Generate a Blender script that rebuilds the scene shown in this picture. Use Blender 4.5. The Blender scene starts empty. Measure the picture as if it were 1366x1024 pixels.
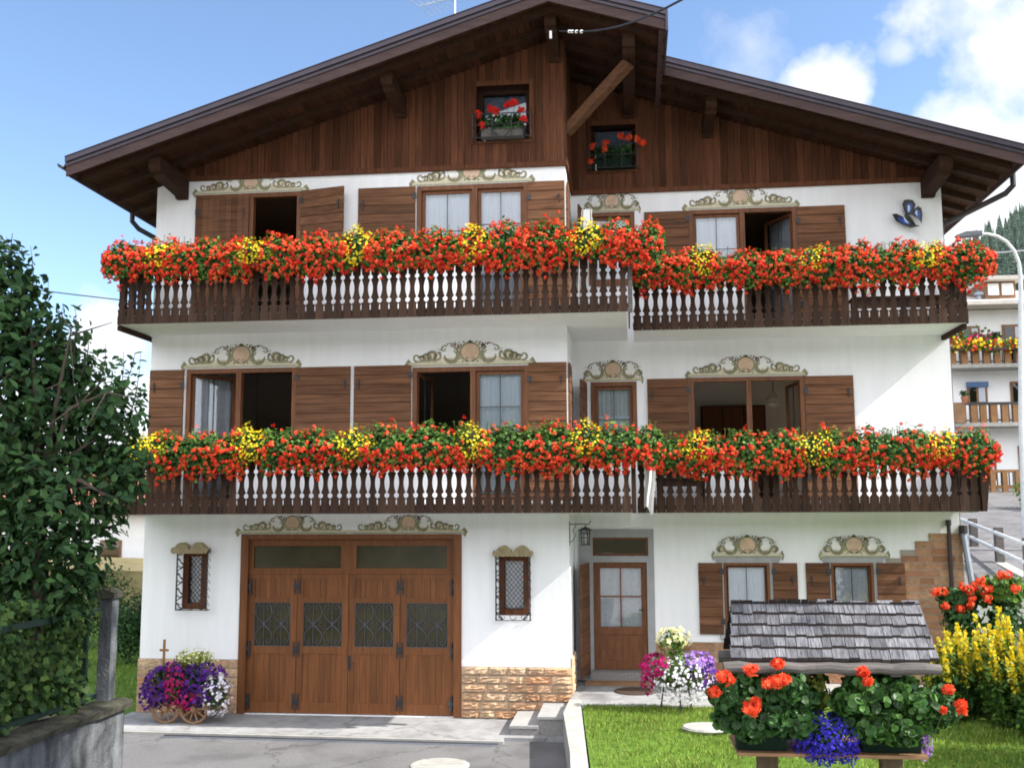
import bpy, math, random
import numpy as np
from mathutils import Vector, Matrix
random.seed(7); rng = np.random.default_rng(11)
R = math.radians
scn = bpy.context.scene
COL = scn.collection

# ------------------------------------------------------------------ camera
FPX = 1380.0
YAW, PITCH, ROLL = R(6.5), R(7.0), R(.25)
_f = Vector((-math.sin(YAW)*math.cos(PITCH), math.cos(YAW)*math.cos(PITCH), math.sin(PITCH)))
_r = _f.cross(Vector((0, 0, 1))).normalized(); _u = _r.cross(_f)
_r2 = _r*math.cos(ROLL) - _u*math.sin(ROLL); _u2 = _u*math.cos(ROLL) + _r*math.sin(ROLL)
CAM = Vector((1.0258, -17.2373, 3.398))
cd = bpy.data.cameras.new("camera"); cam = bpy.data.objects.new("camera", cd); COL.objects.link(cam)
cd.sensor_width = 36; cd.lens = 36*FPX/1366; cd.clip_start = .1; cd.clip_end = 3000
cam.matrix_world = Matrix(((_r2.x, _u2.x, -_f.x, CAM.x), (_r2.y, _u2.y, -_f.y, CAM.y), (_r2.z, _u2.z, -_f.z, CAM.z), (0, 0, 0, 1)))
scn.camera = cam

def ray(px, py): return _f + _r2*((px-683)/FPX) - _u2*((py-512)/FPX)
def at(px, py, Y):                       # survey: where a sight line meets the plane y = Y
    d = ray(px, py); t = (Y-CAM.y)/d.y; p = CAM + d*t; return p.x, p.z
def ground_at(px, py, Z):
    d = ray(px, py); t = (Z-CAM.z)/d.z; return CAM + d*t
def deep(px, py, dist): return CAM + ray(px, py)*dist
def rect(px0, px1, py0, py1, Y):         # wall rectangle x0,x1,z0,z1
    my, mx = (py0+py1)/2, (px0+px1)/2
    return at(px0, my, Y)[0], at(px1, my, Y)[0], at(mx, py1, Y)[1], at(mx, py0, Y)[1]

# ------------------------------------------------------------------ light, sky, exposure
SUN = Vector((1.19, -.118, 1.0)).normalized()
sd = bpy.data.lights.new("sun", 'SUN'); sun = bpy.data.objects.new("sun", sd); COL.objects.link(sun)
sd.energy = 3.3; sd.angle = R(.5); sd.color = (1, .95, .86)
sun.rotation_euler = (-SUN).to_track_quat('-Z', 'Y').to_euler(); sun.location = (30, -10, 30)
W = bpy.data.worlds.new("World"); scn.world = W; W.use_nodes = True
nt = W.node_tree; nt.nodes.clear(); N = nt.nodes.new; L = nt.links.new
def math_node(tree, op, a, b=None, c=None, clamp=False):
    n = tree.nodes.new('ShaderNodeMath'); n.operation = op; n.use_clamp = clamp
    for i, v in enumerate((a, b, c)):
        if v is None: continue
        if isinstance(v, (int, float)): n.inputs[i].default_value = v
        else: tree.links.new(v, n.inputs[i])
    return n.outputs[0]
sky = N('ShaderNodeTexSky'); sky.sky_type = 'NISHITA'; sky.sun_disc = False
sky.sun_elevation = math.asin(SUN.z); sky.sun_rotation = math.atan2(SUN.x, SUN.y)
sky.altitude = 1000; sky.air_density = 1.0; sky.dust_density = .6; sky.ozone_density = 2.0
bg = N('ShaderNodeBackground'); bg.inputs[1].default_value = .09; L(sky.outputs[0], bg.inputs[0])
cb = N('ShaderNodeBackground'); cb.inputs[0].default_value = (1, 1, 1, 1); cb.inputs[1].default_value = .40
tc = N('ShaderNodeTexCoord')
nz = N('ShaderNodeTexNoise'); nz.inputs['Scale'].default_value = 7; nz.inputs['Detail'].default_value = 8; nz.inputs['Roughness'].default_value = .58
L(tc.outputs['Generated'], nz.inputs['Vector'])
mask = None
for px, py, rad, amp in ((1085, 122, .040, 1), (1120, 125, .042, 1), (1200, 72, .02, .5), (1290, 190, .085, 1), (1350, 60, .10, 1.0), (1330, 320, .10, .9), (1500, 150, .16, 1), (1290, 30, .05, .6),
                         (140, 450, .045, .85), (60, 560, .07, .9), (170, 560, .06, .8), (1000, 60, .05, .35)):
    d = ray(px, py).normalized()
    v = N('ShaderNodeVectorMath'); v.operation = 'DISTANCE'; L(tc.outputs['Generated'], v.inputs[0]); v.inputs[1].default_value = d
    m = math_node(nt, 'SUBTRACT', 1.0, math_node(nt, 'DIVIDE', v.outputs['Value'], rad))       # 1 centre .. 0 edge
    m = math_node(nt, 'ADD', m, math_node(nt, 'MULTIPLY', math_node(nt, 'SUBTRACT', nz.outputs[0], .5), 3.3))
    m = math_node(nt, 'MULTIPLY', math_node(nt, 'MULTIPLY', m, 1.7, clamp=True), amp)
    mask = m if mask is None else math_node(nt, 'MAXIMUM', mask, m)
mix = N('ShaderNodeMixShader'); L(mask, mix.inputs[0]); L(bg.outputs[0], mix.inputs[1]); L(cb.outputs[0], mix.inputs[2])
# unseen bank of broken white cloud, added behind the camera as fill light
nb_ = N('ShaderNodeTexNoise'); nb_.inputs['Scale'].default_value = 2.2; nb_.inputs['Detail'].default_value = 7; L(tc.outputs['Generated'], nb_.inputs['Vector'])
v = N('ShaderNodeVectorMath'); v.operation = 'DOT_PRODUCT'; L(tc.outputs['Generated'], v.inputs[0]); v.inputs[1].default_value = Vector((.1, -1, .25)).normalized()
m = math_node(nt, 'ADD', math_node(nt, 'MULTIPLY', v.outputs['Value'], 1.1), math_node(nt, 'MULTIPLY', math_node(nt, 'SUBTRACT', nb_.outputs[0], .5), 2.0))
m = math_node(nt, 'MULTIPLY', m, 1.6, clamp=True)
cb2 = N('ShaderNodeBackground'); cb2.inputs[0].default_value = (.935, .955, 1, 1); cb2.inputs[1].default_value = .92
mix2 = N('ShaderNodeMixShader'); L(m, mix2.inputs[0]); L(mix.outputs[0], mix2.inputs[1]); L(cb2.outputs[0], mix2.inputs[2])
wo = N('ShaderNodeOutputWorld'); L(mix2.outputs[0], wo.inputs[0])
scn.view_settings.view_transform = 'Standard'; scn.view_settings.look = 'None'
scn.view_settings.exposure = 1.62; scn.view_settings.gamma = 1
scn.render.engine = 'CYCLES'
scn.cycles.max_bounces = 8; scn.cycles.diffuse_bounces = 5; scn.cycles.glossy_bounces = 3
scn.cycles.transmission_bounces = 4; scn.cycles.transparent_max_bounces = 8
scn.cycles.caustics_reflective = False; scn.cycles.caustics_refractive = False
scn.cycles.filter_width = 1.8; scn.cycles.use_denoising = True; scn.cycles.sample_clamp_indirect = 6

# ------------------------------------------------------------------ materials
def mat(name, col, rough=.75, var=.25, scale=6, stretch=(1, 1, 1), bump=.12, island=0., metallic=0., col2=None, patch=0., spec=.4, translucent=0., tint=None, fine=None, cracks=False):
    m = bpy.data.materials.new(name); m.use_nodes = True; t = m.node_tree; t.nodes.clear()
    n = t.nodes.new; l = t.links.new
    tc = n('ShaderNodeTexCoord'); mp = n('ShaderNodeMapping'); mp.inputs['Scale'].default_value = stretch
    l(tc.outputs['Object'], mp.inputs['Vector'])
    noise = n('ShaderNodeTexNoise'); noise.inputs['Scale'].default_value = scale; noise.inputs['Detail'].default_value = 7; noise.inputs['Roughness'].default_value = .62
    l(mp.outputs[0], noise.inputs['Vector'])
    ramp = n('ShaderNodeValToRGB'); e = ramp.color_ramp.elements
    c2 = col2 or tuple(c*(1+var) for c in col)
    e[0].position = .3; e[0].color = (*[c*(1-var) for c in col], 1); e[1].position = .7; e[1].color = (*c2, 1)
    l(noise.outputs[0], ramp.inputs[0]); out = ramp.outputs[0]
    if island or tint:
        g = n('ShaderNodeNewGeometry')
        if tint:                                   # second colour reached by some islands
            mx = n('ShaderNodeMix'); mx.data_type = 'RGBA'; l(out, mx.inputs[6]); mx.inputs[7].default_value = (*tint, 1)
            rr = n('ShaderNodeValToRGB'); rr.color_ramp.elements[0].position = .25; rr.color_ramp.elements[1].position = .95
            l(g.outputs['Random Per Island'], rr.inputs[0]); l(rr.outputs[0], mx.inputs[0]); out = mx.outputs[2]
        if island:
            w = n('ShaderNodeTexWhiteNoise'); w.noise_dimensions = '1D'; l(g.outputs['Random Per Island'], w.inputs['W'])
            f = math_node(t, 'MULTIPLY_ADD', w.outputs['Value'], 2*island, 1-island)
            v = n('ShaderNodeVectorMath'); v.operation = 'SCALE'; l(out, v.inputs[0]); l(f, v.inputs['Scale']); out = v.outputs[0]
    if patch:
        p = n('ShaderNodeTexNoise'); p.inputs['Scale'].default_value = .7; p.inputs['Detail'].default_value = 5; l(tc.outputs['Object'], p.inputs['Vector'])
        f = math_node(t, 'MULTIPLY_ADD', p.outputs[0], 2*patch, 1-patch)
        v = n('ShaderNodeVectorMath'); v.operation = 'SCALE'; l(out, v.inputs[0]); l(f, v.inputs['Scale']); out = v.outputs[0]
    if cracks:                                     # hairline cracks and worn stains
        dn = n('ShaderNodeTexNoise'); dn.inputs['Scale'].default_value = 2.5; dn.inputs['Detail'].default_value = 6; l(tc.outputs['Object'], dn.inputs['Vector'])
        dv = n('ShaderNodeVectorMath'); dv.operation = 'MULTIPLY_ADD'; l(dn.outputs['Color'], dv.inputs[0]); dv.inputs[1].default_value = (.9, .9, .0); l(tc.outputs['Object'], dv.inputs[2])
        vo = n('ShaderNodeTexVoronoi'); vo.feature = 'DISTANCE_TO_EDGE'; vo.inputs['Scale'].default_value = .42; l(dv.outputs[0], vo.inputs['Vector'])
        st = n('ShaderNodeTexNoise'); st.inputs['Scale'].default_value = 1.3; st.inputs['Detail'].default_value = 8; l(tc.outputs['Object'], st.inputs['Vector'])
        f = math_node(t, 'MULTIPLY_ADD', math_node(t, 'MULTIPLY', vo.outputs['Distance'], 70, clamp=True), .4, .6)
        f = math_node(t, 'MULTIPLY', f, math_node(t, 'MULTIPLY_ADD', math_node(t, 'MULTIPLY', math_node(t, 'SUBTRACT', st.outputs[0], .36), 7, clamp=True), .22, .78))
        v = n('ShaderNodeVectorMath'); v.operation = 'SCALE'; l(out, v.inputs[0]); l(f, v.inputs['Scale']); out = v.outputs[0]
    b = n('ShaderNodeBsdfPrincipled'); l(out, b.inputs['Base Color'])
    b.inputs['Roughness'].default_value = rough; b.inputs['Metallic'].default_value = metallic; b.inputs['Specular IOR Level'].default_value = spec
    if bump:
        h = noise.outputs[0]
        if fine:
            q = n('ShaderNodeTexNoise'); q.inputs['Scale'].default_value = fine; q.inputs['Detail'].default_value = 4; l(tc.outputs['Object'], q.inputs['Vector'])
            h = math_node(t, 'ADD', h, q.outputs[0])
        bp = n('ShaderNodeBump'); bp.inputs['Strength'].default_value = bump; bp.inputs['Distance'].default_value = .02
        l(h, bp.inputs['Height']); l(bp.outputs[0], b.inputs['Normal'])
    sh = b.outputs[0]
    if translucent:
        tr = n('ShaderNodeBsdfTranslucent'); l(out, tr.inputs[0]); mx = n('ShaderNodeMixShader'); mx.inputs[0].default_value = translucent
        l(sh, mx.inputs[1]); l(tr.outputs[0], mx.inputs[2]); sh = mx.outputs[0]
    o = n('ShaderNodeOutputMaterial'); l(sh, o.inputs[0])
    return m
def glass_mat(name, tint=(.8, .85, .85), ior=1.5, lift=.02):
    m = bpy.data.materials.new(name); m.use_nodes = True; t = m.node_tree; t.nodes.clear(); n = t.nodes.new; l = t.links.new
    tr = n('ShaderNodeBsdfTransparent'); tr.inputs[0].default_value = (*tint, 1)
    gl = n('ShaderNodeBsdfGlossy'); gl.inputs['Roughness'].default_value = .015; gl.inputs[0].default_value = (.95, .97, 1, 1)
    fr = n('ShaderNodeFresnel'); fr.inputs[0].default_value = ior
    nz = n('ShaderNodeTexNoise'); nz.inputs['Scale'].default_value = 1.6; tc = n('ShaderNodeTexCoord'); l(tc.outputs['Object'], nz.inputs[0])
    bp = n('ShaderNodeBump'); bp.inputs['Strength'].default_value = .05; bp.inputs['Distance'].default_value = .05; l(nz.outputs[0], bp.inputs['Height']); l(bp.outputs[0], gl.inputs['Normal'])
    mx = n('ShaderNodeMixShader'); l(math_node(t, 'MULTIPLY_ADD', fr.outputs[0], 2.2, lift, clamp=True), mx.inputs[0])
    l(tr.outputs[0], mx.inputs[1]); l(gl.outputs[0], mx.inputs[2])
    o = n('ShaderNodeOutputMaterial'); l(mx.outputs[0], o.inputs[0]); return m

M = dict(
 plaster=mat('plaster', (.825, .828, .858), .92, .04, 2.5, (3, 3, .3), bump=.16, patch=.09, fine=90, spec=.15),
 concrete=mat('concrete', (.30, .295, .29), .9, .14, 5, bump=.15, patch=.12, fine=60, spec=.2),
 light_concrete=mat('light_concrete', (.33, .32, .30), .9, .16, 4, bump=.12, patch=.15, fine=60, spec=.2),
 grey_trim=mat('grey_trim', (.32, .325, .34), .8, .08, 8, bump=.06, spec=.3),
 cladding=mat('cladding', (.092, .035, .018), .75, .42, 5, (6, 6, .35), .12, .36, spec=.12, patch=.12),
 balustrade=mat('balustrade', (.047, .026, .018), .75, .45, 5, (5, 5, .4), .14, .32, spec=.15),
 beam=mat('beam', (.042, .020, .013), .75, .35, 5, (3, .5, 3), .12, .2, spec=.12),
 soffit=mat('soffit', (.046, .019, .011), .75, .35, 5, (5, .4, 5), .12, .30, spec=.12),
 shutter=mat('shutter', (.136, .063, .033), .72, .45, 4, (.4, 4, 7), .15, .30, spec=.18, patch=.22),
 frame=mat('frame', (.155, .060, .025), .55, .3, 5, (4, 4, .6), .08, .15, spec=.3),
 door_wood=mat('door_wood', (.155, .057, .019), .5, .32, 4, (5, 5, .4), .08, .18, spec=.3, patch=.12),
 roof_metal=mat('roof_metal', (.055, .045, .060), .42, .14, 4, bump=.03, metallic=.4),
 fascia=mat('fascia', (.062, .036, .036), .65, .35, 4, (.5, 4, 4), .1, .1, spec=.25),
 gutter=mat('gutter', (.05, .042, .045), .4, .15, 4, bump=.02, metallic=.5),
 zinc=mat('zinc', (.30, .33, .38), .45, .15, 5, bump=.03, metallic=.6),
 iron=mat('iron', (.022, .022, .026), .5, .3, 20, bump=.08, spec=.5),
 grey_iron=mat('grey_iron', (.10, .105, .12), .45, .2, 20, bump=.05, metallic=.4),
 stone=mat('stone', (.50, .355, .235), .9, .30, 14, bump=.9, island=.22, tint=(.46, .25, .14), spec=.15, fine=50),
 stone_red_shaded=mat('stone_red_shaded', (.36, .215, .13), .9, .30, 14, bump=.5, island=.2, tint=(.32, .15, .085), spec=.1, fine=50),  # redder stone, with the shade on the right facing darkened into its colour
 smoked=mat('smoked_glass', (.050, .044, .024), .22, .35, 1.5, bump=.02, spec=.35),
 gravel=mat('gravel', (.42, .415, .40), .95, .2, 6, bump=.3, patch=.2, fine=90, spec=.1),
 rleaf=mat('stand_leaf', (.022, .062, .012), .5, .3, 10, bump=0, island=.5, tint=(.07, .17, .03), translucent=.25, spec=.35),
 dim_glass=glass_mat('dim_glass', (.5, .55, .62)),
 edge=mat('shingle_edge_shadow', (.030, .025, .024), .9, .4, 10, bump=.1, spec=.1),  # shadow lines between the rows, painted as near-black edges
 mortar=mat('mortar', (.30, .27, .23), .95, .12, 20, bump=.2),
 carved=mat('carved', (.33, .27, .16), .8, .3, 18, bump=.25),
 glass=glass_mat('glass', (.94, .96, .97)), dark_glass=glass_mat('dark_glass', (.16, .15, .09), 1.4, .0),
 clear_glass=glass_mat('clear_glass', (.9, .92, .95), 1.45, .0),
 curtain=mat('curtain', (.74, .82, .95), .9, .05, 30, bump=.05, translucent=.12, spec=.1),  # blue of the reflected sky is tinted into the cloth
 lace=mat('lace', (.62, .66, .74), .9, .22, 40, bump=.05, translucent=.15, spec=.1),
 room=mat('room', (.56, .52, .47), .9, .06, 3, bump=0, spec=.1),
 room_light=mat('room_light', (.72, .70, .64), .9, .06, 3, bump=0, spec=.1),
 room_floor=mat('room_floor', (.22, .13, .07), .6, .2, 5, (.5, 5, 1), .05),
 p_beige=mat('paint_beige', (.62, .54, .42), .9, .2, 14, bump=.03, spec=.1, patch=.25),
 p_cream=mat('paint_cream', (.56, .53, .40), .9, .14, 14, bump=.03, spec=.1, patch=.1),
 p_olive=mat('paint_olive', (.27, .255, .165), .9, .32, 18, bump=.03, spec=.1, patch=.3),
 p_dark=mat('paint_dark', (.17, .16, .115), .9, .25, 18, bump=.03, spec=.1),
 p_peach=mat('paint_peach', (.60, .43, .32), .9, .16, 7, bump=.03, spec=.1),
 p_red=mat('paint_red', (.20, .055, .045), .9, .3, 18, bump=.04, spec=.15),
 p_white=mat('paint_white', (.80, .79, .77), .9, .06, 18, bump=.03, spec=.1),
 p_grey=mat('paint_grey', (.40, .40, .40), .9, .1, 18, bump=.04, spec=.15),
 asphalt=mat('asphalt', (.150, .146, .150), .92, .26, 22, (1, 3.5, 1), bump=.45, patch=.34, fine=160, spec=.2, cracks=True),
 paving=mat('paving', (.27, .27, .275), .9, .16, 6, bump=.15, patch=.25, fine=90, spec=.2, cracks=True),
 step=mat('step', (.22, .21, .205), .85, .22, 30, bump=.2, spec=.25),
 lawn=mat('lawn', (.085, .15, .022), .95, .35, 9, bump=.5, patch=.3, fine=60, spec=.1),
 grass=mat('grass', (.115, .205, .022), .7, .3, 3, bump=0, island=.4, tint=(.26, .30, .07), translucent=.35, spec=.2, patch=.34),
 meadow=mat('meadow', (.15, .13, .07), .95, .35, 2, bump=.3, patch=.3, spec=.1),
 hill=mat('hill', (.035, .060, .030), .95, .4, .03, bump=0, patch=.3, spec=.05),
 conifer=mat('conifer', (.105, .145, .115), .9, .3, .4, bump=0, island=.28, spec=.03),  # distance haze is paled into the tree colour
 leaf=mat('leaf', (.055, .135, .018), .55, .3, 8, bump=0, island=.4, tint=(.13, .23, .04), translucent=.35, spec=.3),
 dleaf=mat('dark_leaf', (.026, .066, .026), .6, .3, 8, bump=0, island=.5, tint=(.060, .125, .035), translucent=.32, spec=.2),
 ivy=mat('ivy_leaf', (.030, .070, .020), .6, .3, 8, bump=0, island=.5, tint=(.085, .14, .03), translucent=.28, spec=.2),
 gleaf=mat('geranium_leaf', (.018, .055, .012), .55, .3, 10, bump=0, island=.45, tint=(.04, .11, .025), translucent=.2, spec=.3),
 lime=mat('lime_leaf', (.30, .38, .05), .6, .25, 8, bump=0, island=.25, tint=(.45, .48, .12), translucent=.3),
 red=mat('scarlet_petal', (.76, .050, .016), .6, .12, 20, bump=0, island=.22, tint=(.82, .155, .065), translucent=.35, spec=.15),
 dred=mat('red_petal', (.62, .018, .014), .6, .12, 20, bump=0, island=.22, translucent=.3, spec=.2),
 yellow=mat('yellow_petal', (.80, .60, .012), .6, .1, 20, bump=0, island=.15, tint=(.78, .66, .06), translucent=.3, spec=.2),
 purple=mat('purple_petal', (.06, .012, .17), .6, .2, 20, bump=0, island=.35, tint=(.11, .022, .25), translucent=.25, spec=.2),
 magenta=mat('magenta_petal', (.40, .008, .12), .6, .2, 20, bump=0, island=.3, translucent=.25, spec=.2),
 white=mat('white_petal', (.80, .78, .84), .6, .06, 20, bump=0, island=.12, translucent=.25, spec=.2),
 lilac=mat('lilac_petal', (.35, .18, .55), .6, .2, 20, bump=0, island=.3, translucent=.25, spec=.2),
 blue=mat('blue_petal', (.025, .018, .36), .6, .2, 20, bump=0, island=.4, tint=(.06, .04, .50), translucent=.25, spec=.2),
 cream=mat('cream_petal', (.78, .74, .42), .6, .1, 20, bump=0, island=.15, translucent=.25, spec=.2),
 bark=mat('bark', (.07, .055, .042), .9, .35, 10, (3, 3, .6), .4),
 stem=mat('stem', (.06, .11, .025), .7, .2, 10, bump=0),
 trough=mat('trough', (.055, .035, .025), .6, .15, 10, bump=.03),
 green_box=mat('green_box', (.008, .020, .013), .7, .2, 10, bump=.03, spec=.08),
 terracotta=mat('terracotta', (.33, .13, .07), .8, .2, 10, bump=.08),
 shingle=mat('shingle', (.10, .10, .113), .85, .6, 10, (9, 1, 1), .6, .36, col2=(.205, .205, .226), spec=.12),
 greywood=mat('grey_wood', (.115, .105, .10), .85, .4, 7, (.5, 6, 6), .3, .15, spec=.15),
 post=mat('post_wood', (.10, .065, .04), .8, .3, 7, (5, 5, .5), .2, .1),
 cartwood=mat('cart_wood', (.24, .12, .045), .7, .3, 9, bump=.1),
 oldwall=mat('old_wall', (.105, .112, .12), .95, .8, 1.9, (1.6, 1.6, .4), .8, patch=.6, fine=30, spec=.1),
 oldcap=mat('old_cap', (.060, .058, .045), .95, .55, 5, bump=.7, patch=.4, fine=30, spec=.1),
 fence_green=mat('fence_green', (.010, .028, .022), .6, .2, 10, bump=.03),
 lampmetal=mat('lamp_metal', (.55, .56, .58), .45, .1, 6, bump=.02, metallic=.3),
 rail=mat('rail_metal', (.50, .50, .50), .6, .12, 6, bump=.03),
 far_wall=mat('far_plaster', (.86, .86, .87), .9, .04, 2, bump=.05, patch=.06, spec=.2),
 far_roof=mat('far_roof', (.50, .46, .42), .8, .15, 3, bump=.1),
 red_roof=mat('red_roof', (.27, .11, .07), .85, .2, 5, bump=.2),
 far_wood=mat('far_wood', (.22, .12, .06), .7, .25, 5, bump=.08),
 cloth=mat('white_cloth', (.80, .80, .80), .9, .05, 10, bump=.1, translucent=.2, spec=.1),
 bf_black=mat('wing_black', (.012, .012, .016), .4, .2, 10, bump=0, spec=.6),
 bf_blue=mat('wing_blue', (.03, .07, .30), .4, .35, 12, bump=0, spec=.6),
 bf_pale=mat('wing_pale', (.42, .55, .75), .4, .2, 12, bump=0, spec=.6),
 cable=mat('cable_black', (.03, .03, .035), .6, .1, 5, bump=0),
 bluepaint=mat('blue_blind', (.08, .16, .32), .6, .1, 5, bump=0),
 lampshade=mat('lamp_shade', (.75, .72, .62), .7, .06, 5, bump=0, translucent=.3),
)

# ------------------------------------------------------------------ mesh building
class MB:
    def __init__(s): s.v = []; s.f = []; s.m = []; s.n = 0; s.mats = []
    def mi(s, m):
        if m not in s.mats: s.mats.append(m)
        return s.mats.index(m)
    def add(s, verts, faces, m):
        i = s.mi(m); b = s.n
        s.v.extend(tuple(p) for p in verts); s.n += len(verts)
        for f in faces: s.f.append(tuple(b+k for k in f)); s.m.append(i)
    def box(s, x0, x1, y0, y1, z0, z1, m):
        v = [(x, y, z) for x in (x0, x1) for y in (y0, y1) for z in (z0, z1)]
        s.add(v, [(0, 1, 3, 2), (4, 6, 7, 5), (0, 4, 5, 1), (2, 3, 7, 6), (0, 2, 6, 4), (1, 5, 7, 3)], m)
    def obox(s, c, ax, ay, az, m):        # centre and three half-axes
        c, ax, ay, az = map(Vector, (c, ax, ay, az))
        v = [c+ax*i+ay*j+az*k for i in (-1, 1) for j in (-1, 1) for k in (-1, 1)]
        s.add(v, [(0, 1, 3, 2), (4, 6, 7, 5), (0, 4, 5, 1), (2, 3, 7, 6), (0, 2, 6, 4), (1, 5, 7, 3)], m)
    def bar(s, a, b, w, h, m, up=(0, 0, 1)):
        a, b = Vector(a), Vector(b); d = (b-a); l = d.length; d.normalize()
        sd = d.cross(Vector(up)); sd = sd.normalized() if sd.length > 1e-5 else Vector((1, 0, 0)); u = sd.cross(d)
        s.obox((a+b)/2, d*l/2, sd*w/2, u*h/2, m)
    def prism(s, poly, axis, a, b, m):    # polygon in the plane normal to axis, pulled from a to b
        n = len(poly)
        def P(p, t): return {'x': (t, p[0], p[1]), 'y': (p[0], t, p[1]), 'z': (p[0], p[1], t)}[axis]
        v = [P(p, a) for p in poly]+[P(p, b) for p in poly]
        s.add(v, [tuple(range(n))[::-1], tuple(range(n, 2*n))]+[(i, (i+1) % n, n+(i+1) % n, n+i) for i in range(n)], m)
    def tube(s, pts, r, m, k=6, caps=True, closed=False):
        pts = [Vector(p) for p in pts]; n = len(pts); rs = r if isinstance(r, (list, tuple)) else [r]*n
        ref = None; v = []
        for i, p in enumerate(pts):
            a = pts[(i-1) % n] if closed else pts[max(i-1, 0)]; b = pts[(i+1) % n] if closed else pts[min(i+1, n-1)]
            d = (b-a).normalized()
            if ref is None: ref = d.cross(Vector((0, 0, 1)) if abs(d.z) < .9 else Vector((1, 0, 0)))
            x = ref-d*ref.dot(d); x = x.normalized() if x.length > 1e-6 else d.orthogonal().normalized(); y = d.cross(x); ref = x
            for j in range(k):
                t = 2*math.pi*j/k; v.append(p+(x*math.cos(t)+y*math.sin(t))*rs[i])
        f = []
        for i in range(n if closed else n-1):
            for j in range(k):
                a, b = i*k+j, i*k+(j+1) % k; c, d = ((i+1) % n)*k+(j+1) % k, ((i+1) % n)*k+j
                f.append((a, d, c, b))
        if caps and not closed: f += [tuple(range(k)), tuple(range((n-1)*k, n*k))[::-1]]
        s.add(v, f, m)
    def lathe(s, prof, c, m, k=20):       # profile of (r, z)
        v = []; c = Vector(c)
        for r, z in prof:
            for j in range(k): t = 2*math.pi*j/k; v.append((c.x+r*math.cos(t), c.y+r*math.sin(t), c.z+z))
        f = [(i*k+j, i*k+(j+1) % k, (i+1)*k+(j+1) % k, (i+1)*k+j) for i in range(len(prof)-1) for j in range(k)]
        f += [tuple(range(k))[::-1], tuple(range((len(prof)-1)*k, len(prof)*k))]
        s.add(v, f, m)
    def cloud(s, C, Nn, S, tmpl, m, up=None):   # copies of a little template, one per centre, facing its normal
        C = np.asarray(C, float).reshape(-1, 3); n = len(C)
        if n == 0: return
        Nn = np.asarray(Nn, float).reshape(-1, 3); Nn = Nn/np.maximum(np.linalg.norm(Nn, axis=1, keepdims=True), 1e-6)
        S = np.broadcast_to(np.asarray(S, float), (n,))
        h = rng.normal(size=(n, 3)) if up is None else np.broadcast_to(np.asarray(up, float), (n, 3))+rng.normal(size=(n, 3))*.35
        T = np.cross(h, Nn); T /= np.maximum(np.linalg.norm(T, axis=1, keepdims=True), 1e-6); B = np.cross(Nn, T)
        tv, tf = tmpl; tv = np.array(tv, float)
        V = C[:, None, :]+S[:, None, None]*(tv[None, :, 0, None]*T[:, None]+tv[None, :, 1, None]*B[:, None]+tv[None, :, 2, None]*Nn[:, None])
        k = len(tv); i = s.mi(m); b = s.n
        s.v.extend(map(tuple, V.reshape(-1, 3).tolist())); s.n += n*k
        for q in range(n):
            o = b+q*k
            for f in tf: s.f.append(tuple(o+x for x in f)); s.m.append(i)
    def build(s, name, parent=None, smooth=False, loc=None):
        me = bpy.data.meshes.new(name); me.from_pydata(s.v, [], s.f)
        for m in s.mats: me.materials.append(M[m])
        if len(s.mats) > 1: me.polygons.foreach_set('material_index', s.m)
        if smooth: me.polygons.foreach_set('use_smooth', [True]*len(s.f))
        me.update(); o = bpy.data.objects.new(name, me); COL.objects.link(o)
        if parent: o.parent = parent
        if loc is not None: o.location = loc
        return o
HEX = ([(math.cos(i*math.pi/3), math.sin(i*math.pi/3), .12*(i % 2)) for i in range(6)], [(0, 1, 2, 3, 4, 5)])
PETALS = ([(0, 0, 0)]+[(math.cos(i*math.pi/5)*(1 if i % 2 else .55), math.sin(i*math.pi/5)*(1 if i % 2 else .55), .15 if i % 2 else 0) for i in range(10)], [(0, i+1, (i+1) % 10+1) for i in range(10)])
LEAF = ([(0, -.5, 0), (.28, -.12, .08), (.2, .25, .06), (0, .62, -.08), (-.2, .25, .06), (-.28, -.12, .08), (0, 0, 0)], [(0, 1, 6), (1, 2, 6), (2, 3, 6), (3, 4, 6), (4, 5, 6), (5, 0, 6)])
ROUND = ([(0, 0, -.1)]+[(.5*math.cos(i*math.pi/4+.2), .5*math.sin(i*math.pi/4+.2), .05*(i % 2)) for i in range(8)], [(0, i+1, (i+1) % 8+1) for i in range(8)])
IVYL = ([(0, -.45, 0), (.45, -.3, .05), (.3, .05, .02), (.36, .3, .05), (0, .6, -.06), (-.36, .3, .05), (-.3, .05, .02), (-.45, -.3, .05), (0, 0, 0)], [(i, (i+1) % 8, 8) for i in range(8)])

def tag(o, label=None, cat=None, group=None, kind=None):
    if label: o['label'] = label
    if cat: o['category'] = cat
    if group: o['group'] = group
    if kind: o['kind'] = kind
    return o
def thing(name, loc, label, cat, group=None, rz=0):
    o = bpy.data.objects.new(name, None); COL.objects.link(o); o.location = loc; o.rotation_euler.z = rz; o.empty_display_size = .2
    return tag(o, label, cat, group)
def rand(n, a, b): return rng.uniform(a, b, n)
def ball(n):
    v = rng.normal(size=(n, 3)); return v/np.linalg.norm(v, axis=1, keepdims=True)
# ------------------------------------------------------------------ the chalet
H = thing('chalet_house', (0, 0, 0), 'white three-storey chalet with dark timber gable, two flowered balconies and a wooden garage door', 'house')
YL, YR = 0.0, 1.7                        # the two front planes
XL, XR, DEEP = -7.35, 6.70, 11.0
RX, RZ, SL = -.15, 11.52, .318           # ridge x, underside of the verge board at the ridge, slope
def zf(x): return RZ-SL*abs(x-RX)
def zs(x): return zf(x)+.08
WT = 9.34                                # top of the white wall
holes_l, holes_r = [], []

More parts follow.
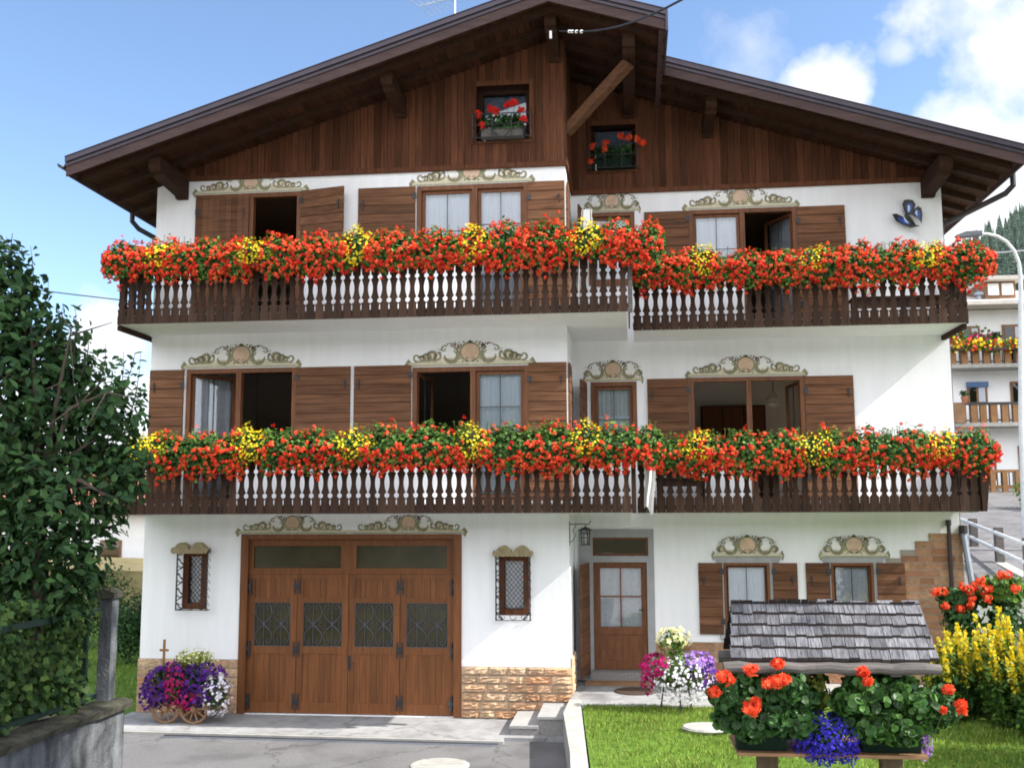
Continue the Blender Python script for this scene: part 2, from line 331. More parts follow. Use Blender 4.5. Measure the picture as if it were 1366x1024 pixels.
def skin(mb, x0, x1, z0, z1, Y, holes, m, reveal=.24, rm=None):
    xs = sorted({x0, x1, *[min(max(h[i], x0), x1) for h in holes for i in (0, 1)]})
    zz = sorted({z0, z1, *[min(max(h[i], z0), z1) for h in holes for i in (2, 3)]})
    for a, b in zip(xs, xs[1:]):
        for c, d in zip(zz, zz[1:]):
            mx, mz = (a+b)/2, (c+d)/2
            if any(h[0] < mx < h[1] and h[2] < mz < h[3] for h in holes): continue
            mb.add([(a, Y, c), (b, Y, c), (b, Y, d), (a, Y, d)], [(0, 1, 2, 3)], m)
    def inside(x, z): return any(h[0] < x < h[1] and h[2] < z < h[3] for h in holes)
    e = .004
    for h in holes:                      # reveals, only where the far side is wall
        a, b, c, d = h; q = rm or m
        if not inside(a-e, (c+d)/2): mb.add([(a, Y, c), (a, Y, d), (a, Y+reveal, d), (a, Y+reveal, c)], [(0, 1, 2, 3)], q)
        if not inside(b+e, (c+d)/2): mb.add([(b, Y, d), (b, Y, c), (b, Y+reveal, c), (b, Y+reveal, d)], [(0, 1, 2, 3)], q)
        if not inside((a+b)/2, d+e): mb.add([(a, Y, d), (b, Y, d), (b, Y+reveal, d), (a, Y+reveal, d)], [(0, 1, 2, 3)], q)
        if not inside((a+b)/2, c-e): mb.add([(b, Y, c), (a, Y, c), (a, Y+reveal, c), (b, Y+reveal, c)], [(0, 1, 2, 3)], q)

def turn(mb, start, pivot, ang):         # rotate the vertices added since start about a vertical axis
    c, s = math.cos(ang), math.sin(ang)
    for i in range(start, len(mb.v)):
        x, y, z = mb.v[i]; dx, dy = x-pivot[0], y-pivot[1]
        mb.v[i] = (pivot[0]+c*dx-s*dy, pivot[1]+s*dx+c*dy, z)

def sheet(mb, x0, x1, z0, z1, Y, m, amp=.02, waves=6, n=40):   # a hanging curtain
    v = []; 
    ph = random.random()*6
    for i in range(n+1):
        t = i/n; x = x0+(x1-x0)*t
        for z, k in ((z1, .5), ((z0+z1)/2, .9), (z0, 1.15)):
            v.append((x, Y+amp*k*math.sin(t*waves*6.283+ph+.5*math.sin(t*9)), z))
    mb.add(v, [(i*3+j, i*3+j+3, i*3+j+4, i*3+j+1) for i in range(n) for j in (0, 1)], m)

def sash(par, x0, x1, z0, z1, Y, hinge=None, ang=0, curtain='curtain', glass='glass', cross=True, wood='frame', lowcurtain=False, name='sash', op_w=None):
    def rot(mb):
        if hinge: turn(mb, 0, (x0 if hinge == 'l' else x1, Y), ang)
    b = MB(); w = op_w or .055
    b.box(x0, x0+w, Y, Y+.045, z0, z1, wood); b.box(x1-w, x1, Y, Y+.045, z0, z1, wood)
    b.box(x0+w, x1-w, Y, Y+.045, z1-w, z1, wood); b.box(x0+w, x1-w, Y, Y+.045, z0, z0+w*1.3, wood)
    if cross:
        mx = (x0+x1)/2; mz = z0+(z1-z0)*cross if cross is not True else z0+(z1-z0)*.5
        b.box(mx-.006, mx+.006, Y+.012, Y+.03, z0+w*1.3, z1-w, 'iron'); b.box(x0+w, x1-w, Y+.013, Y+.029, mz-.006, mz+.006, 'iron')
    rot(b); b.build(name, par)
    g = MB(); g.add([(x0+w, Y+.021, z0+w), (x1-w, Y+.021, z0+w), (x1-w, Y+.021, z1-w), (x0+w, Y+.021, z1-w)], [(0, 1, 2, 3)], glass); rot(g); g.build('pane', par)
    if curtain:
        c = MB(); sheet(c, x0+w*.6, x1-w*.6, z0+.03, z1-w*.5, Y+.10, curtain, .018, (x1-x0)*11)
        if lowcurtain: sheet(c, x0+w*.6, x1-w*.6, z0+.03, z0+(z1-z0)*.55, Y+.07, 'curtain', .01, 5)
        rot(c); c.build('curtain', par, smooth=True)

def window(halves, Y, holes, mull=True, trim=.07):
    """halves: list of (x0, x1, z0, z1, state, opts); adjoining halves share a mullion"""
    b = MB(); zt = max(h[3] for h in halves)
    for i, (x0, x1, z0, z1, st, op) in enumerate(halves):
        holes.append((x0, x1, z0, z1))
        l = trim if i == 0 else .045; r = trim if i == len(halves)-1 else .045
        b.box(x0-.01 if i == 0 else x0+.001, x0+l, Y-.022, Y+.10, z0, z1+.01, 'frame'); b.box(x1-r, x1+.01 if i == len(halves)-1 else x1-.001, Y-.022, Y+.10, z0, z1+.01, 'frame')
        b.box(x0+l, x1-r, Y-.020, Y+.10, z1-trim, z1+.01, 'frame'); b.box(x0+l, x1-r, Y-.03, Y+.12, z0-.02, z0+.05, 'frame')
    w = b.build('window', H)
    for i, (x0, x1, z0, z1, st, op) in enumerate(halves):
        l = trim if i == 0 else .045; r = trim if i == len(halves)-1 else .045
        a, c, d, e = x0+l+.004, x1-r-.004, z0+.054, z1-trim-.004
        if st == 'closed': sash(w, a, c, d, e, Y+.035, **op)
        elif st == 'open':
            hg = op.get('hinge', 'l' if i == 0 else 'r'); an = R(op.get('ang', 78))*(1 if hg == 'l' else -1)
            sash(w, a, c, d, e, Y+.06, hinge=hg, ang=an, curtain=op.get('curtain'))
    return w

def shutter(x0, x1, z0, z1, Y, tilt=0, hinge='l', vertical=False, off=.012, iron=True, board=.165):
    b = MB(); y1 = Y-off; y0 = y1-.034
    if vertical:
        n = max(3, round((x1-x0)/.105)); w = (x1-x0)/n
        for i in range(n): b.box(x0+i*w+.002, x0+(i+1)*w-.002, y0-.001*(i % 2), y1, z0, z1, 'shutter')
        b.box(x0+.002, x1-.002, y1-.012, y1-.004, z0+.002, z1-.002, 'shutter')
    else:
        n = max(2, round((z1-z0)/board)); h = (z1-z0)/n
        for i in range(n):
            za, zb = z0+i*h+.004, z0+(i+1)*h-.004
            b.add([(x, y, z) for x in (x0, x1) for (y, z) in ((y1, za), (y0-.004, za), (y0+.002, zb), (y1, zb))],
                  [(0, 1, 2, 3), (7, 6, 5, 4), (0, 4, 5, 1), (1, 5, 6, 2), (2, 6, 7, 3), (3, 7, 4, 0)], 'shutter')
        b.box(x0+.002, x1-.002, y1-.014, y1-.005, z0+.005, z1-.005, 'beam')
    irons = []
    if iron:
        for zz in (z0+.18*(z1-z0), z1-.12*(z1-z0)):
            hx = x0 if hinge == 'l' else x1; sg = 1 if hinge == 'l' else -1; k = MB()
            k.box(min(hx-.02*sg, hx+.05*sg), max(hx-.02*sg, hx+.05*sg), y0-.016, y0-.005, zz-.05, zz+.05, 'iron'); irons.append(('hinge', k))
        lx = x1-.09 if hinge == 'l' else x0+.09; lz = z1-.28; k = MB()
        k.box(lx-.008, lx+.008, y0-.028, y0-.005, lz-.11, lz+.05, 'iron'); k.box(lx-.035, lx+.02, y0-.030, y0-.014, lz+.0, lz+.02, 'iron'); irons.append(('latch', k))
    for q in (b, *[k for _, k in irons]):
        if tilt: turn(q, 0, (x0 if hinge == 'l' else x1, Y), R(tilt)*(-1 if hinge == 'l' else 1))
    o = b.build('shutter', H)
    for nm, k in irons: k.build(nm, o)
    return o

F1, F2 = 3.52, 6.65                      # balcony floors
# --- windows of the left front
def wx(px, py, Y): return at(px, py, Y)[0]
zA = at(320, 492, YL)[1]; zB = at(628, 489.5, YL)[1]; S1 = F1+.98; S2 = F2+1.0
a0, a1, a2 = wx(249, 540, YL), wx(318, 540, YL), wx(394.5, 540, YL)
window([(a0, a1, F1+.02, zA, 'open', dict(hinge='l', ang=48, curtain='lace')), (a1, a2, S1, zA, 'open', dict(ang=86))], YL, holes_l)
b0, b1, b2 = wx(551, 540, YL), wx(631, 540, YL), wx(704.6, 540, YL)
window([(b0, b1, S1, zB, 'open', dict(hinge='l', ang=84)), (b1, b2, F1+.02, zB, 'closed', dict(cross=.72))], YL, holes_l)
zA2 = at(330, 258, YL)[1]; zB2 = at(630, 248, YL)[1]; zU = (zA2+zB2)/2
c0, c1, c2 = wx(262, 285, YL), wx(335, 285, YL), wx(401.5, 285, YL)
window([(c0, c1, F2+.02, zU, 'shut', {}), (c1, c2, F2+.02, zU, 'open', dict(ang=86))], YL, holes_l)
d0, d1, d2 = wx(557, 285, YL), wx(633.5, 285, YL), wx(704, 285, YL)
window([(d0, d1, S2, zU, 'closed', dict(cross=.42)), (d1, d2, F2+.02, zU, 'closed', dict(cross=.72))], YL, holes_l)
# --- windows of the right front
zC = at(818, 510, YR)[1]; e0, e1 = wx(789, 540, YR), wx(849, 540, YR)
window([(e0, e1, S1-.1, zC, 'closed', dict(curtain='lace', lowcurtain=True, cross=.5))], YR, holes_r)
zD = at(1000, 503, YR)[1]; f0, f1, f2 = wx(921, 540, YR), wx(999.5, 540, YR), wx(1073, 540, YR)
window([(f0, f1, S1, zD, 'open', dict(ang=86)), (f1, f2, F1+.02, zD, 'open', dict(ang=82))], YR, holes_r)
zC2 = at(818, 284, YR)[1]
window([(e0, e1+.02, S2-.1, zC2, 'closed', dict(cross=.5))], YR, holes_r)
zD2 = at(990, 279, YR)[1]; g0, g1, g2 = wx(919.5, 300, YR), wx(990, 300, YR), wx(1062, 300, YR)
window([(g0, g1, S2, zD2, 'closed', dict(cross=.42)), (g1, g2, F2+.02, zD2, 'open', dict(ang=62, curtain='lace'))], YR, holes_r)

# --- shutters
zt = zA+.005
shutter(wx(200, 540, YL), a0-.055, F1+.04, zt, YL, hinge='r'); shutter(a2+.012, wx(467.5, 540, YL), S1-.06, zt, YL, hinge='l')
shutter(wx(472.5, 540, YL), b0-.03, S1-.06, zt, YL, hinge='r'); shutter(b2+.012, -.015, F1+.04, zt, YL, hinge='l')
shutter(c0+.03, c1-.02, F2+.04, zU-.05, YL-.02, vertical=True, hinge='l'); shutter(c2+.015, c2+.86, S2-.06, zU+.01, YL, tilt=13, hinge='l')
shutter(wx(478.5, 285, YL), d0-.035, S2-.06, zU+.01, YL, hinge='r'); shutter(d2+.012, -.015, F2+.04, zU+.01, YL, hinge='l')
for z0, z1 in ((F1+.04, zt), (F2+.04, zU+.01)):   # the folded leaf round the corner
    s_ = shutter(0, .46, z0, z1, 0, iron=False); s_.rotation_euler.z = R(90); s_.location = (0, .05, 0)
for zc_, zb_ in ((zC, S1-.15), (zC2, S2-.15)):    # the recess window's shutter, open against the side wall
    s_ = shutter(0, .62, zb_, zc_, 0, iron=False); s_.rotation_euler.z = R(-97); s_.location = (e0-.06, YR-.04, 0)
shutter(wx(864, 540, YR), f0-.02, F1+.5, zD+.0, YR, hinge='r'); shutter(f2+.015, wx(1139, 540, YR), F1+.04, zD, YR, hinge='l')
shutter(wx(859.5, 300, YR), g0-.015, S2-.06, zD2, YR, hinge='r'); shutter(g2+.015, wx(1127, 300, YR), F2+.04, zD2, YR, hinge='l')

# --- ground floor windows on the right, grey stone surrounds
def ground_window(p0, p1, q0, q1, st):
    x0, x1, z0, z1 = rect(p0, p1, 751, 845, YR)
    window([(x0, x1, z0, z1, 'closed', dict(curtain=st, cross=.35, op_w=.035, wood='cladding'))], YR, holes_r, trim=.035)
    b = MB(); zl = at((p0+p1)/2, 741, YR)[1]
    b.box(x1+.012, x1+.15, YR-.022, YR+.02, z0-.02, z1, 'grey_trim'); b.box(x0-.10, x0-.012, YR-.022, YR+.02, z0-.02, z1, 'grey_trim')
    b.prism([(x0-.12, z1+.012), (x1+.17, z1+.012), (x1+.24, zl+.03), (x0-.20, zl+.03)], 'y', YR-.026, YR+.02, 'grey_trim')
    b.box(x0-.1, x1+.15, YR-.07, YR+.02, z0-.09, z0-.02, 'grey_trim'); b.build('stone_surround', H)
    shutter(wx(q0, 800, YR), x0-.035, z0-.01, z1+.012, YR, hinge='r'); shutter(x1+.06, wx(q1, 800, YR), z0-.01, z1+.012, YR-.015, hinge='l')
ground_window(967, 1027, 932.5, 1064.5, 'curtain')
ground_window(1110.5, 1166, 1076, 1208, 'lace')

# --- small barred windows by the garage
def barred_window(p0, p1, y0, y1, g0_, g1_, h0, h1, lean):
    x0, x1, z0, z1 = rect(p0, p1, y0, y1, YL); holes_l.append((x0, x1, z0, z1))
    b = MB(); w = .085
    for q in ((x0-.01, x0+w, z0-.01, z1+.01), (x1-w, x1+.01, z0-.01, z1+.01), (x0+w, x1-w, z1-w, z1+.01), (x0+w, x1-w, z0-.01, z0+w)): b.box(q[0], q[1], YL-.015+.001*(q[0] == x0+w), YL+.09, q[2], q[3], 'cladding')
    o = b.build('window', H)
    g = MB(); g.add([(x0+w, YL+.05, z0+w), (x1-w, YL+.05, z0+w), (x1-w, YL+.05, z1-w), (x0+w, YL+.05, z1-w)], [(0, 1, 2, 3)], 'glass'); g.build('pane', o)
    l = MB(); dx = (x1-x0-2*w); k = 3
    n = 9
    for i in range(-4, n+4):
        for s in (1, -1):
            pts = []
            za = z0+w+(z1-z0-2*w)*i/n; zb = za+s*dx*1.2
            xa, xb = x0+w, x1-w
            lo, hi = z0+w, z1-w
            t0, t1 = 0., 1.
            for lim, sg in ((lo, 1), (hi, -1)):
                fa, fb = (za-lim)*sg, (zb-lim)*sg
                if fa < 0 and fb < 0: t1 = -1; break
                if fa < 0: t0 = max(t0, fa/(fa-fb))
                elif fb < 0: t1 = min(t1, fa/(fa-fb))
            if t1-t0 > .02: l.bar((xa+(xb-xa)*t0, YL+.043+.003*s, za+(zb-za)*t0), (xa+(xb-xa)*t1, YL+.043+.003*s, za+(zb-za)*t1), .008, .008, 'iron')
    l.build('leaded_lattice', o)
    c = MB(); sheet(c, x0+w, x1-w, z0+w, z1-w, YL+.16, 'lace', .01, 4); c.build('curtain', o, smooth=True)
    gx0, gx1, gz0, gz1 = rect(g0_, g1_, h0, h1, YL-.14)
    r = MB(); yf = YL-.14
    r.tube([(gx0, yf, gz0), (gx1, yf, gz0), (gx1, yf, gz1), (gx0, yf, gz1)], .013, 'iron', 5, closed=True)
    for x in (gx0, gx1):
        for z in (gz0, gz1): r.tube([(x, yf, z), (x, YL+.01, z)], .008, 'iron', 5)
    nn = 8; st = (gz1-gz0)/nn; ih = min(st*.42, .07)
    for i in range(nn):
        zc = gz0+(i+.5)*st
        for x, s in ((gx0, 1), (gx1, -1)):
            r.tube([(x+s*.055*(1-math.cos(t)), yf, zc-ih*math.cos(t)*(1 if i % 2 else -1)*.9+ih*.2*math.sin(2*t)) for t in [j*.45 for j in range(11)]], .0075, 'iron', 4)
            r.tube([(x, yf, zc+st/2), (x+s*.05, yf, zc+st/2-.02), (x+s*.06, yf, zc+st/2-.05)], .0075, 'iron', 4)
            # the side return of the cage
            r.tube([(x, yf+.07+.05*math.cos(t), zc+ih*math.sin(t)) for t in [j*.6 for j in range(9)]], .005, 'iron', 4)
    for i in range(3):
        xc = gx0+(i+.5)*(gx1-gx0)/3
        r.tube([(xc+.05*math.cos(t), yf, gz0+.055-.045*math.sin(t)) for t in [j*.5 for j in range(12)]], .005, 'iron', 4)
    r.build('iron_grille', o)
    # carved double-scroll lintel over the cage
    lx0, lx1, lz0, lz1 = rect(g0_-4, g1_+4, h0-11, h0+4, YL-.05); m_ = (lx0+lx1)/2; hw = (lx1-lx0)/2; hh = lz1-lz0
    cv = MB(); top = []
    for i in range(41):
        u = -1+2*i/40; k_ = abs(u)
        hgt = .30+.70*max(0, math.sin(min(1, max(0, (k_-.02)/.86))*math.pi))**.7 if k_ < .88 else .30+.25*math.sin((k_-.88)/.12*math.pi)
        top.append((m_+u*hw, lz0+hh*hgt))
    cv.prism([(m_-hw*.97, lz0+hh*.12)]+[(m_-hw*.9+1.8*hw*i/16, lz0+hh*.06*(i % 2)) for i in range(17)]+[(m_+hw*.97, lz0+hh*.12)]+top[::-1], 'y', YL-.16, YL+.0, 'carved')
    for s in (-1, 1):
        cv.tube([(m_+s*hw*(.45+.24*math.cos(t)*(1-t/14)), YL-.165, lz0+hh*(.55+.28*math.sin(t)*(1-t/14))) for t in [j*.5 for j in range(22)]], .010, 'carved', 5)
    cv.box(lx0, lx1, YL-.172, YL-.16, lz0+hh*.16, lz0+hh*.26, 'carved')
    cv.build('carved_lintel', o)
barred_window(245, 275, 735, 811, 235.5, 276, 734, 813.5, 1)
barred_window(666.5, 705, 741, 819, 661.5, 707, 738, 827, -1)

# --- garage door
gx0, gx1, gz1 = wx(320, 840, YL), wx(615, 840, YL), at(468, 713, YL)[1]; GZ = .06
holes_l.append((gx0, gx1, GZ, gz1))
b = MB(); fw = .12; rec = .05
b.box(gx0-.01, gx0+fw, YL-.03, YL+.2, GZ, gz1+.012, 'door_wood'); b.box(gx1-fw, gx1+.01, YL-.03, YL+.2, GZ, gz1+.012, 'door_wood'); b.box(gx0+fw, gx1-fw, YL-.028, YL+.2, gz1-.07, gz1+.012, 'door_wood')
xi0, xi1 = gx0+fw, gx1-fw; zt0 = at(465, 763, YL)[1]; xm = wx(463.5, 840, YL)
y = YL+rec
def framed(b, x0, x1, z0, z1, sw, y, m='door_wood', d=.05):
    b.box(x0, x0+sw, y, y+d, z0, z1, m); b.box(x1-sw, x1, y, y+d, z0, z1, m); b.box(x0+sw, x1-sw, y+.001, y+d, z1-sw, z1, m); b.box(x0+sw, x1-sw, y+.001, y+d, z0, z0+sw, m)
b.box(xi0, xi1, y-.01, y+.06, zt0-.03, zt0+.012, 'door_wood')
tz0, tz1 = zt0+.012, gz1-.07
tp = []
for p0, p1 in ((338.8, 455), (475.5, 596)):
    ax, bx = wx(p0, 740, y), wx(p1, 740, y); tp.append((ax, bx))
za, zb = at(465, 757.5, y)[1], at(465, 727.7, y)[1]
for q in ((xi0, tp[0][0], tz0, tz1), (tp[0][1], tp[1][0], tz0, tz1), (tp[1][1], xi1, tz0, tz1)): b.box(q[0], q[1], y, y+.05, q[2], q[3], 'door_wood')
for ax, bx in tp: b.box(ax, bx, y+.001, y+.05, zb, tz1, 'door_wood'); b.box(ax, bx, y+.001, y+.05, tz0, za, 'door_wood')
GD = b.build('garage_door', H)
for ax, bx in tp:
    g = MB(); g.add([(ax, y+.03, za), (bx, y+.03, za), (bx, y+.03, zb), (ax, y+.03, zb)], [(0, 1, 2, 3)], 'smoked'); g.build('pane', GD)
xs = [xi0, wx(395.5, 840, y), xm, wx(533.5, 840, y), xi1]
zr = [at(465, v, y)[1] for v in (797, 771.5, 862.5, 803.5, 937, 872)]
def scroll_grille(mb, x0, x1, z0, z1, y):
    n = 2; w = (x1-x0)/n
    for i in range(n):
        xc = x0+(i+.5)*w; h = z1-z0
        mb.tube([(xc, y, z0), (xc, y, z1)], .008, 'grey_iron', 5)
        mb.lathe([(.008, -.03), (.02, -.015), (.022, .0), (.02, .015), (.008, .03)], (xc, y, (z0+z1)/2), 'grey_iron', 8)
        for s in (-1, 1):
            for v in (-1, 1):            # S scrolls from the middle knot to the corners
                zc = (z0+z1)/2
                P = [(0, .03), (.10, .06), (.30, .13), (.42, .20), (.45, .28), (.38, .40), (.30, .445), (.20, .45), (.13, .40), (.17, .345), (.25, .35), (.26, .39)]
                pts = [(xc+s*w*a*1.02, y, zc+v*h*c*1.02) for a, c in P]
                mb.tube(pts, .007, 'grey_iron', 5)
                Q = [(0, .01), (.12, .03), (.26, .10), (.36, .09), (.38, .03), (.28, .015)]
                mb.tube([(xc+s*w*a, y-.004, zc+v*h*c) for a, c in Q], .006, 'grey_iron', 5)
def plank_panel(mb, x0, x1, z0, z1, y, n):
    w = (x1-x0)/n
    for i in range(n): mb.box(x0+i*w+.002, x0+(i+1)*w-.002, y+.012+.002*(i % 2), y+.04, z0, z1, 'door_wood')
    mb.box(x0, x1, y+.028, y+.036, z0, z1, 'beam')
for i in range(4):
    a, c = xs[i]+.004, xs[i+1]-.004; sw = .105; mb = MB()
    z0_, z1_ = GZ+.012, zt0-.034
    mb.box(a, a+sw, y, y+.05, z0_, z1_, 'door_wood'); mb.box(c-sw, c, y, y+.05, z0_, z1_, 'door_wood')
    pz = [z0_, zr[4], zr[5], zr[2], zr[3], zr[0], zr[1], z1_]
    for k in (0, 2, 4, 6): mb.box(a+sw, c-sw, y+.001, y+.05, pz[k], pz[k+1], 'door_wood')
    plank_panel(mb, a+sw, c-sw, pz[5], pz[6], y, 7); plank_panel(mb, a+sw, c-sw, pz[1], pz[2], y, 7)
    mb.build('door_leaf', GD)
    g = MB(); g.add([(a+sw, y+.035, pz[3]), (c-sw, y+.035, pz[3]), (c-sw, y+.035, pz[4]), (a+sw, y+.035, pz[4])], [(0, 1, 2, 3)], 'smoked'); g.build('pane', GD)
    r = MB(); scroll_grille(r, a+sw+.01, c-sw-.01, pz[3]+.01, pz[4]-.01, y+.012); framed(r, a+sw, c-sw, pz[3], pz[4], .012, y+.008, 'grey_iron', .012); r.build('iron_grille', GD)
for px, sgn in ((xs[0], 1), (xs[1], 0), (xs[3], 0), (xs[4], 1)):
    for pz_ in (at(465, 782, y)[1], at(465, 866, y)[1], at(465, 936, y)[1]):
        hb = MB(); hx = .042
        for s in (-1, 1): hb.box(px+s*hx-.016, px+s*hx+.016, y-.048 if s*sgn else y-.012, y-.001, pz_-.125, pz_+.125, 'iron')
        hb.box(px-hx, px+hx, y-.05 if sgn else y-.02, y-.003, pz_-.04, pz_+.04, 'iron'); hb.build('hinge', GD)
hb = MB(); hx, hz = at(466, 882, y)
hb.box(hx-.02, hx+.02, y-.012, y, hz-.14, hz+.1, 'iron'); hb.tube([(hx, y-.01, hz-.02), (hx, y-.05, hz-.02), (hx+.09, y-.05, hz-.02)], .009, 'iron', 6); hb.build('handle', GD)
hb = MB(); hx, hz = at(601, 938, y); hb.box(hx-.05, hx+.05, y-.04, y-.004, hz-.02, hz+.02, 'grey_iron'); hb.box(hx-.012, hx+.012, y-.045, y-.004, hz-.12, hz+.06, 'grey_iron'); hb.build('bolt', GD)

# --- entrance
tr = rect(790.5, 864.5, 716.5, 741, YR); dr = rect(792, 864, 749.6, 893, YR); sr = rect(773, 873.5, 705.5, 893, YR)
holes_r.extend([tr, dr])
b = MB(); skin(b, sr[0], sr[1], dr[2], sr[3], YR-.025, [tr, dr], 'grey_trim', .15)
b.add([(sr[1], YR-.025, dr[2]), (sr[1], YR, dr[2]), (sr[1], YR, sr[3]), (sr[1], YR-.025, sr[3])], [(0, 1, 2, 3)], 'grey_trim')
b.add([(sr[0], YR-.025, sr[3]), (sr[1], YR-.025, sr[3]), (sr[1], YR, sr[3]), (sr[0], YR, sr[3])], [(0, 1, 2, 3)], 'grey_trim'); b.build('stone_surround', H)
b = MB(); x0, x1, z0, z1 = dr; ye = YR+.06
framed(b, x0, x1, z0, z1, .07, ye-.02, 'frame', .08); wl, wr, wb, wt_ = *[wx(p, 800, ye) for p in (801, 855.5)], at(828, 836, ye)[1], at(828, 757.5, ye)[1]
a, c = x0+.07, x1-.07
b.box(a, wl, ye, ye+.045, z0+.07, z1-.07, 'frame'); b.box(wr, c, ye, ye+.045, z0+.07, z1-.07, 'frame'); b.box(wl, wr, ye+.001, ye+.045, wt_, z1-.07, 'frame'); b.box(wl, wr, ye+.001, ye+.045, wb-.13, wb, 'frame'); b.box(wl, wr, ye+.001, ye+.045, z0+.07, z0+.16, 'frame')
b.box(wl, wr, ye+.018, ye+.04, z0+.16, wb-.13, 'frame')
mx, mz = (wl+wr)/2, (wb+wt_)/2+.02
b.box(mx-.013, mx+.013, ye+.005, ye+.035, wb, wt_, 'frame'); b.box(wl, wr, ye+.006, ye+.034, mz-.012, mz+.012, 'frame')
ED = b.build('entrance_door', H)
g = MB(); g.add([(wl, ye+.02, wb), (wr, ye+.02, wb), (wr, ye+.02, wt_), (wl, ye+.02, wt_)], [(0, 1, 2, 3)], 'glass'); g.build('pane', ED)
g = MB(); sheet(g, wl, wr, wb, wt_, ye+.09, 'lace', .012, 6); g.build('curtain', ED, smooth=True)
g = MB(); hx, hz = at(859, 813, ye); g.box(hx-.018, hx+.018, ye-.012, ye-.001, hz-.12, hz+.06, 'iron'); g.tube([(hx, ye-.01, hz), (hx, ye-.055, hz), (hx-.09, ye-.055, hz)], .010, 'iron', 6); g.build('handle', ED)
b = MB(); framed(b, *tr, .04, YR+.03, 'frame', .05); TW = b.build('transom_window', H)
g = MB(); g.add([(tr[0]+.04, YR+.05, tr[2]+.04), (tr[1]-.04, YR+.05, tr[2]+.04), (tr[1]-.04, YR+.05, tr[3]-.04), (tr[0]+.04, YR+.05, tr[3]-.04)], [(0, 1, 2, 3)], 'dark_glass'); g.build('pane', TW)
sd_ = shutter(0, .80, dr[2]-.05, dr[3], 0, iron=False, board=.19)      # boarded outer door, standing open beside the doorway
sd_.name = 'outer_door'; sd_.rotation_euler.z = R(-98); sd_.location = (dr[0]-.05, YR-.04, 0)
g = MB(); g.lathe([(.0, -.03), (.03, -.02), (.035, 0), (.03, .02), (0, .03)], (.66, -.06, 1.75), 'lampmetal', 10); g.build('knob', sd_)
# --- attic windows in the timber gable
attic_l, attic_r = [], []
def attic_window(o0, o1, oy0, oy1, i0, i1, iy0, iy1, p0, p1, py0, Y, lst):
    ox0, ox1, oz0, oz1 = rect(o0, o1, oy0, oy1, Y); x0, x1, z0, z1 = rect(i0, i1, iy0, iy1, Y)
    lst.append((x0, x1, z0, z1))
    b = MB()
    for q in ((ox0, x0, oz0, oz1), (x1, ox1, oz0, oz1), (x0, x1, z1, oz1), (x0, x1, oz0, z0)): b.box(q[0], q[1], Y-.045, Y+.02, q[2], q[3], 'cladding')
    yb = Y+.30
    for q in ((x0-.02, x0, z0, z1), (x1, x1+.02, z0, z1)): b.box(q[0], q[1], Y-.03, yb, q[2], q[3], 'beam')
    b.box(x0, x1, Y-.03, yb, z1, z1+.02, 'beam'); b.box(x0, x1, Y-.04, yb, z0-.02, z0, 'beam')
    w = b.build('window', H)
    a, c, d = wx(p0, 150, yb-.08), wx(p1, 150, yb-.08), at((p0+p1)/2, py0, yb-.08)[1]
    b = MB(); b.box(x0, a, yb-.10, yb, z0, z1, 'beam'); b.box(c, x1, yb-.10, yb, z0, z1, 'beam'); b.box(a, c, yb-.10, yb, d, z1, 'beam'); b.build('sash', w)
    g = MB(); g.add([(a, yb-.06, z0), (c, yb-.06, z0), (c, yb-.06, d), (a, yb-.06, d)], [(0, 1, 2, 3)], 'dim_glass'); g.build('pane', w)
    g = MB(); sheet(g, a, c, z0, d, yb+.04, 'lace', .012, 6); g.build('curtain', w, smooth=True)
    return x0, x1, z0, z1, w
AW1 = attic_window(629, 712, 108.5, 192, 636, 706.5, 115, 188.5, 645, 702, 126, YL, attic_l)
AW2 = attic_window(783, 853, 160, 231.5, 788.5, 848, 168, 228, 793, 842, 172, YR, attic_r)
for (x0, x1, z0, z1, w), Y, hh in ((AW1, YL, .42), (AW2, YR, .45)):
    r = MB(); yf = Y-.22; a, c = x0-.04, x1+.04
    for z in (z0-.0, z0+hh*.55, z0+hh):
        r.tube([(a, Y-.02, z), (a, yf, z), (c, yf, z), (c, Y-.02, z)], .011, 'iron', 5)
    for k in range(4): r.tube([(a+(c-a)*k/3, yf, z0), (a+(c-a)*k/3, yf, z0+hh)], .010, 'iron', 5)
    for k in range(2):
        xc = a+(c-a)*(k+.5)/2; r.tube([(xc-.2, yf, z0+.01), (xc, yf, z0+hh*.55), (xc+.2, yf, z0+.01)], .007, 'iron', 4)
    r.build('iron_railing', w)

# --- cladding: board by board up to the roof
def clad(x0, x1, Y, holes, name):
    b = MB(); n = round((x1-x0)/.125); w = (x1-x0)/n
    for i in range(n):
        a, c = x0+i*w, x0+(i+1)*w-.006; m = (a+c)/2; top = zs(m)-.005; yy = Y-.028-.004*(i % 2)
        h = holes[0]; cuts = sorted({a, c, *[min(max(h[k], a), c) for k in (0, 1)]})
        for p, q in zip(cuts, cuts[1:]):
            segs = [(WT, h[2]), (h[3], top)] if h[0]-.001 < (p+q)/2 < h[1]+.001 else [(WT, top)]
            for z0, z1 in segs: b.box(p, q, yy, Y+.01, z0, z1, 'cladding')
    b.box(x0, x1, Y-.06, Y-.001, WT-.05, WT+.035, 'cladding')        # drip board along the foot
    return b.build(name, H)
clad(XL+.005, -.002, YL, attic_l, 'timber_gable'); clad(.03, XR-.005, YR, attic_r, 'timber_gable')
b = MB(); n = 13                                                    # the return of the timber on the side of the front block
for i in range(n):
    y0 = -.03+i*.133; b.box(-.0, .028+.003*(i % 2), y0, y0+.127, WT, zs(0)-.005, 'cladding')
b.box(0, .05, -.06, YR, WT-.05, WT+.035, 'cladding'); b.build('timber_gable', H)

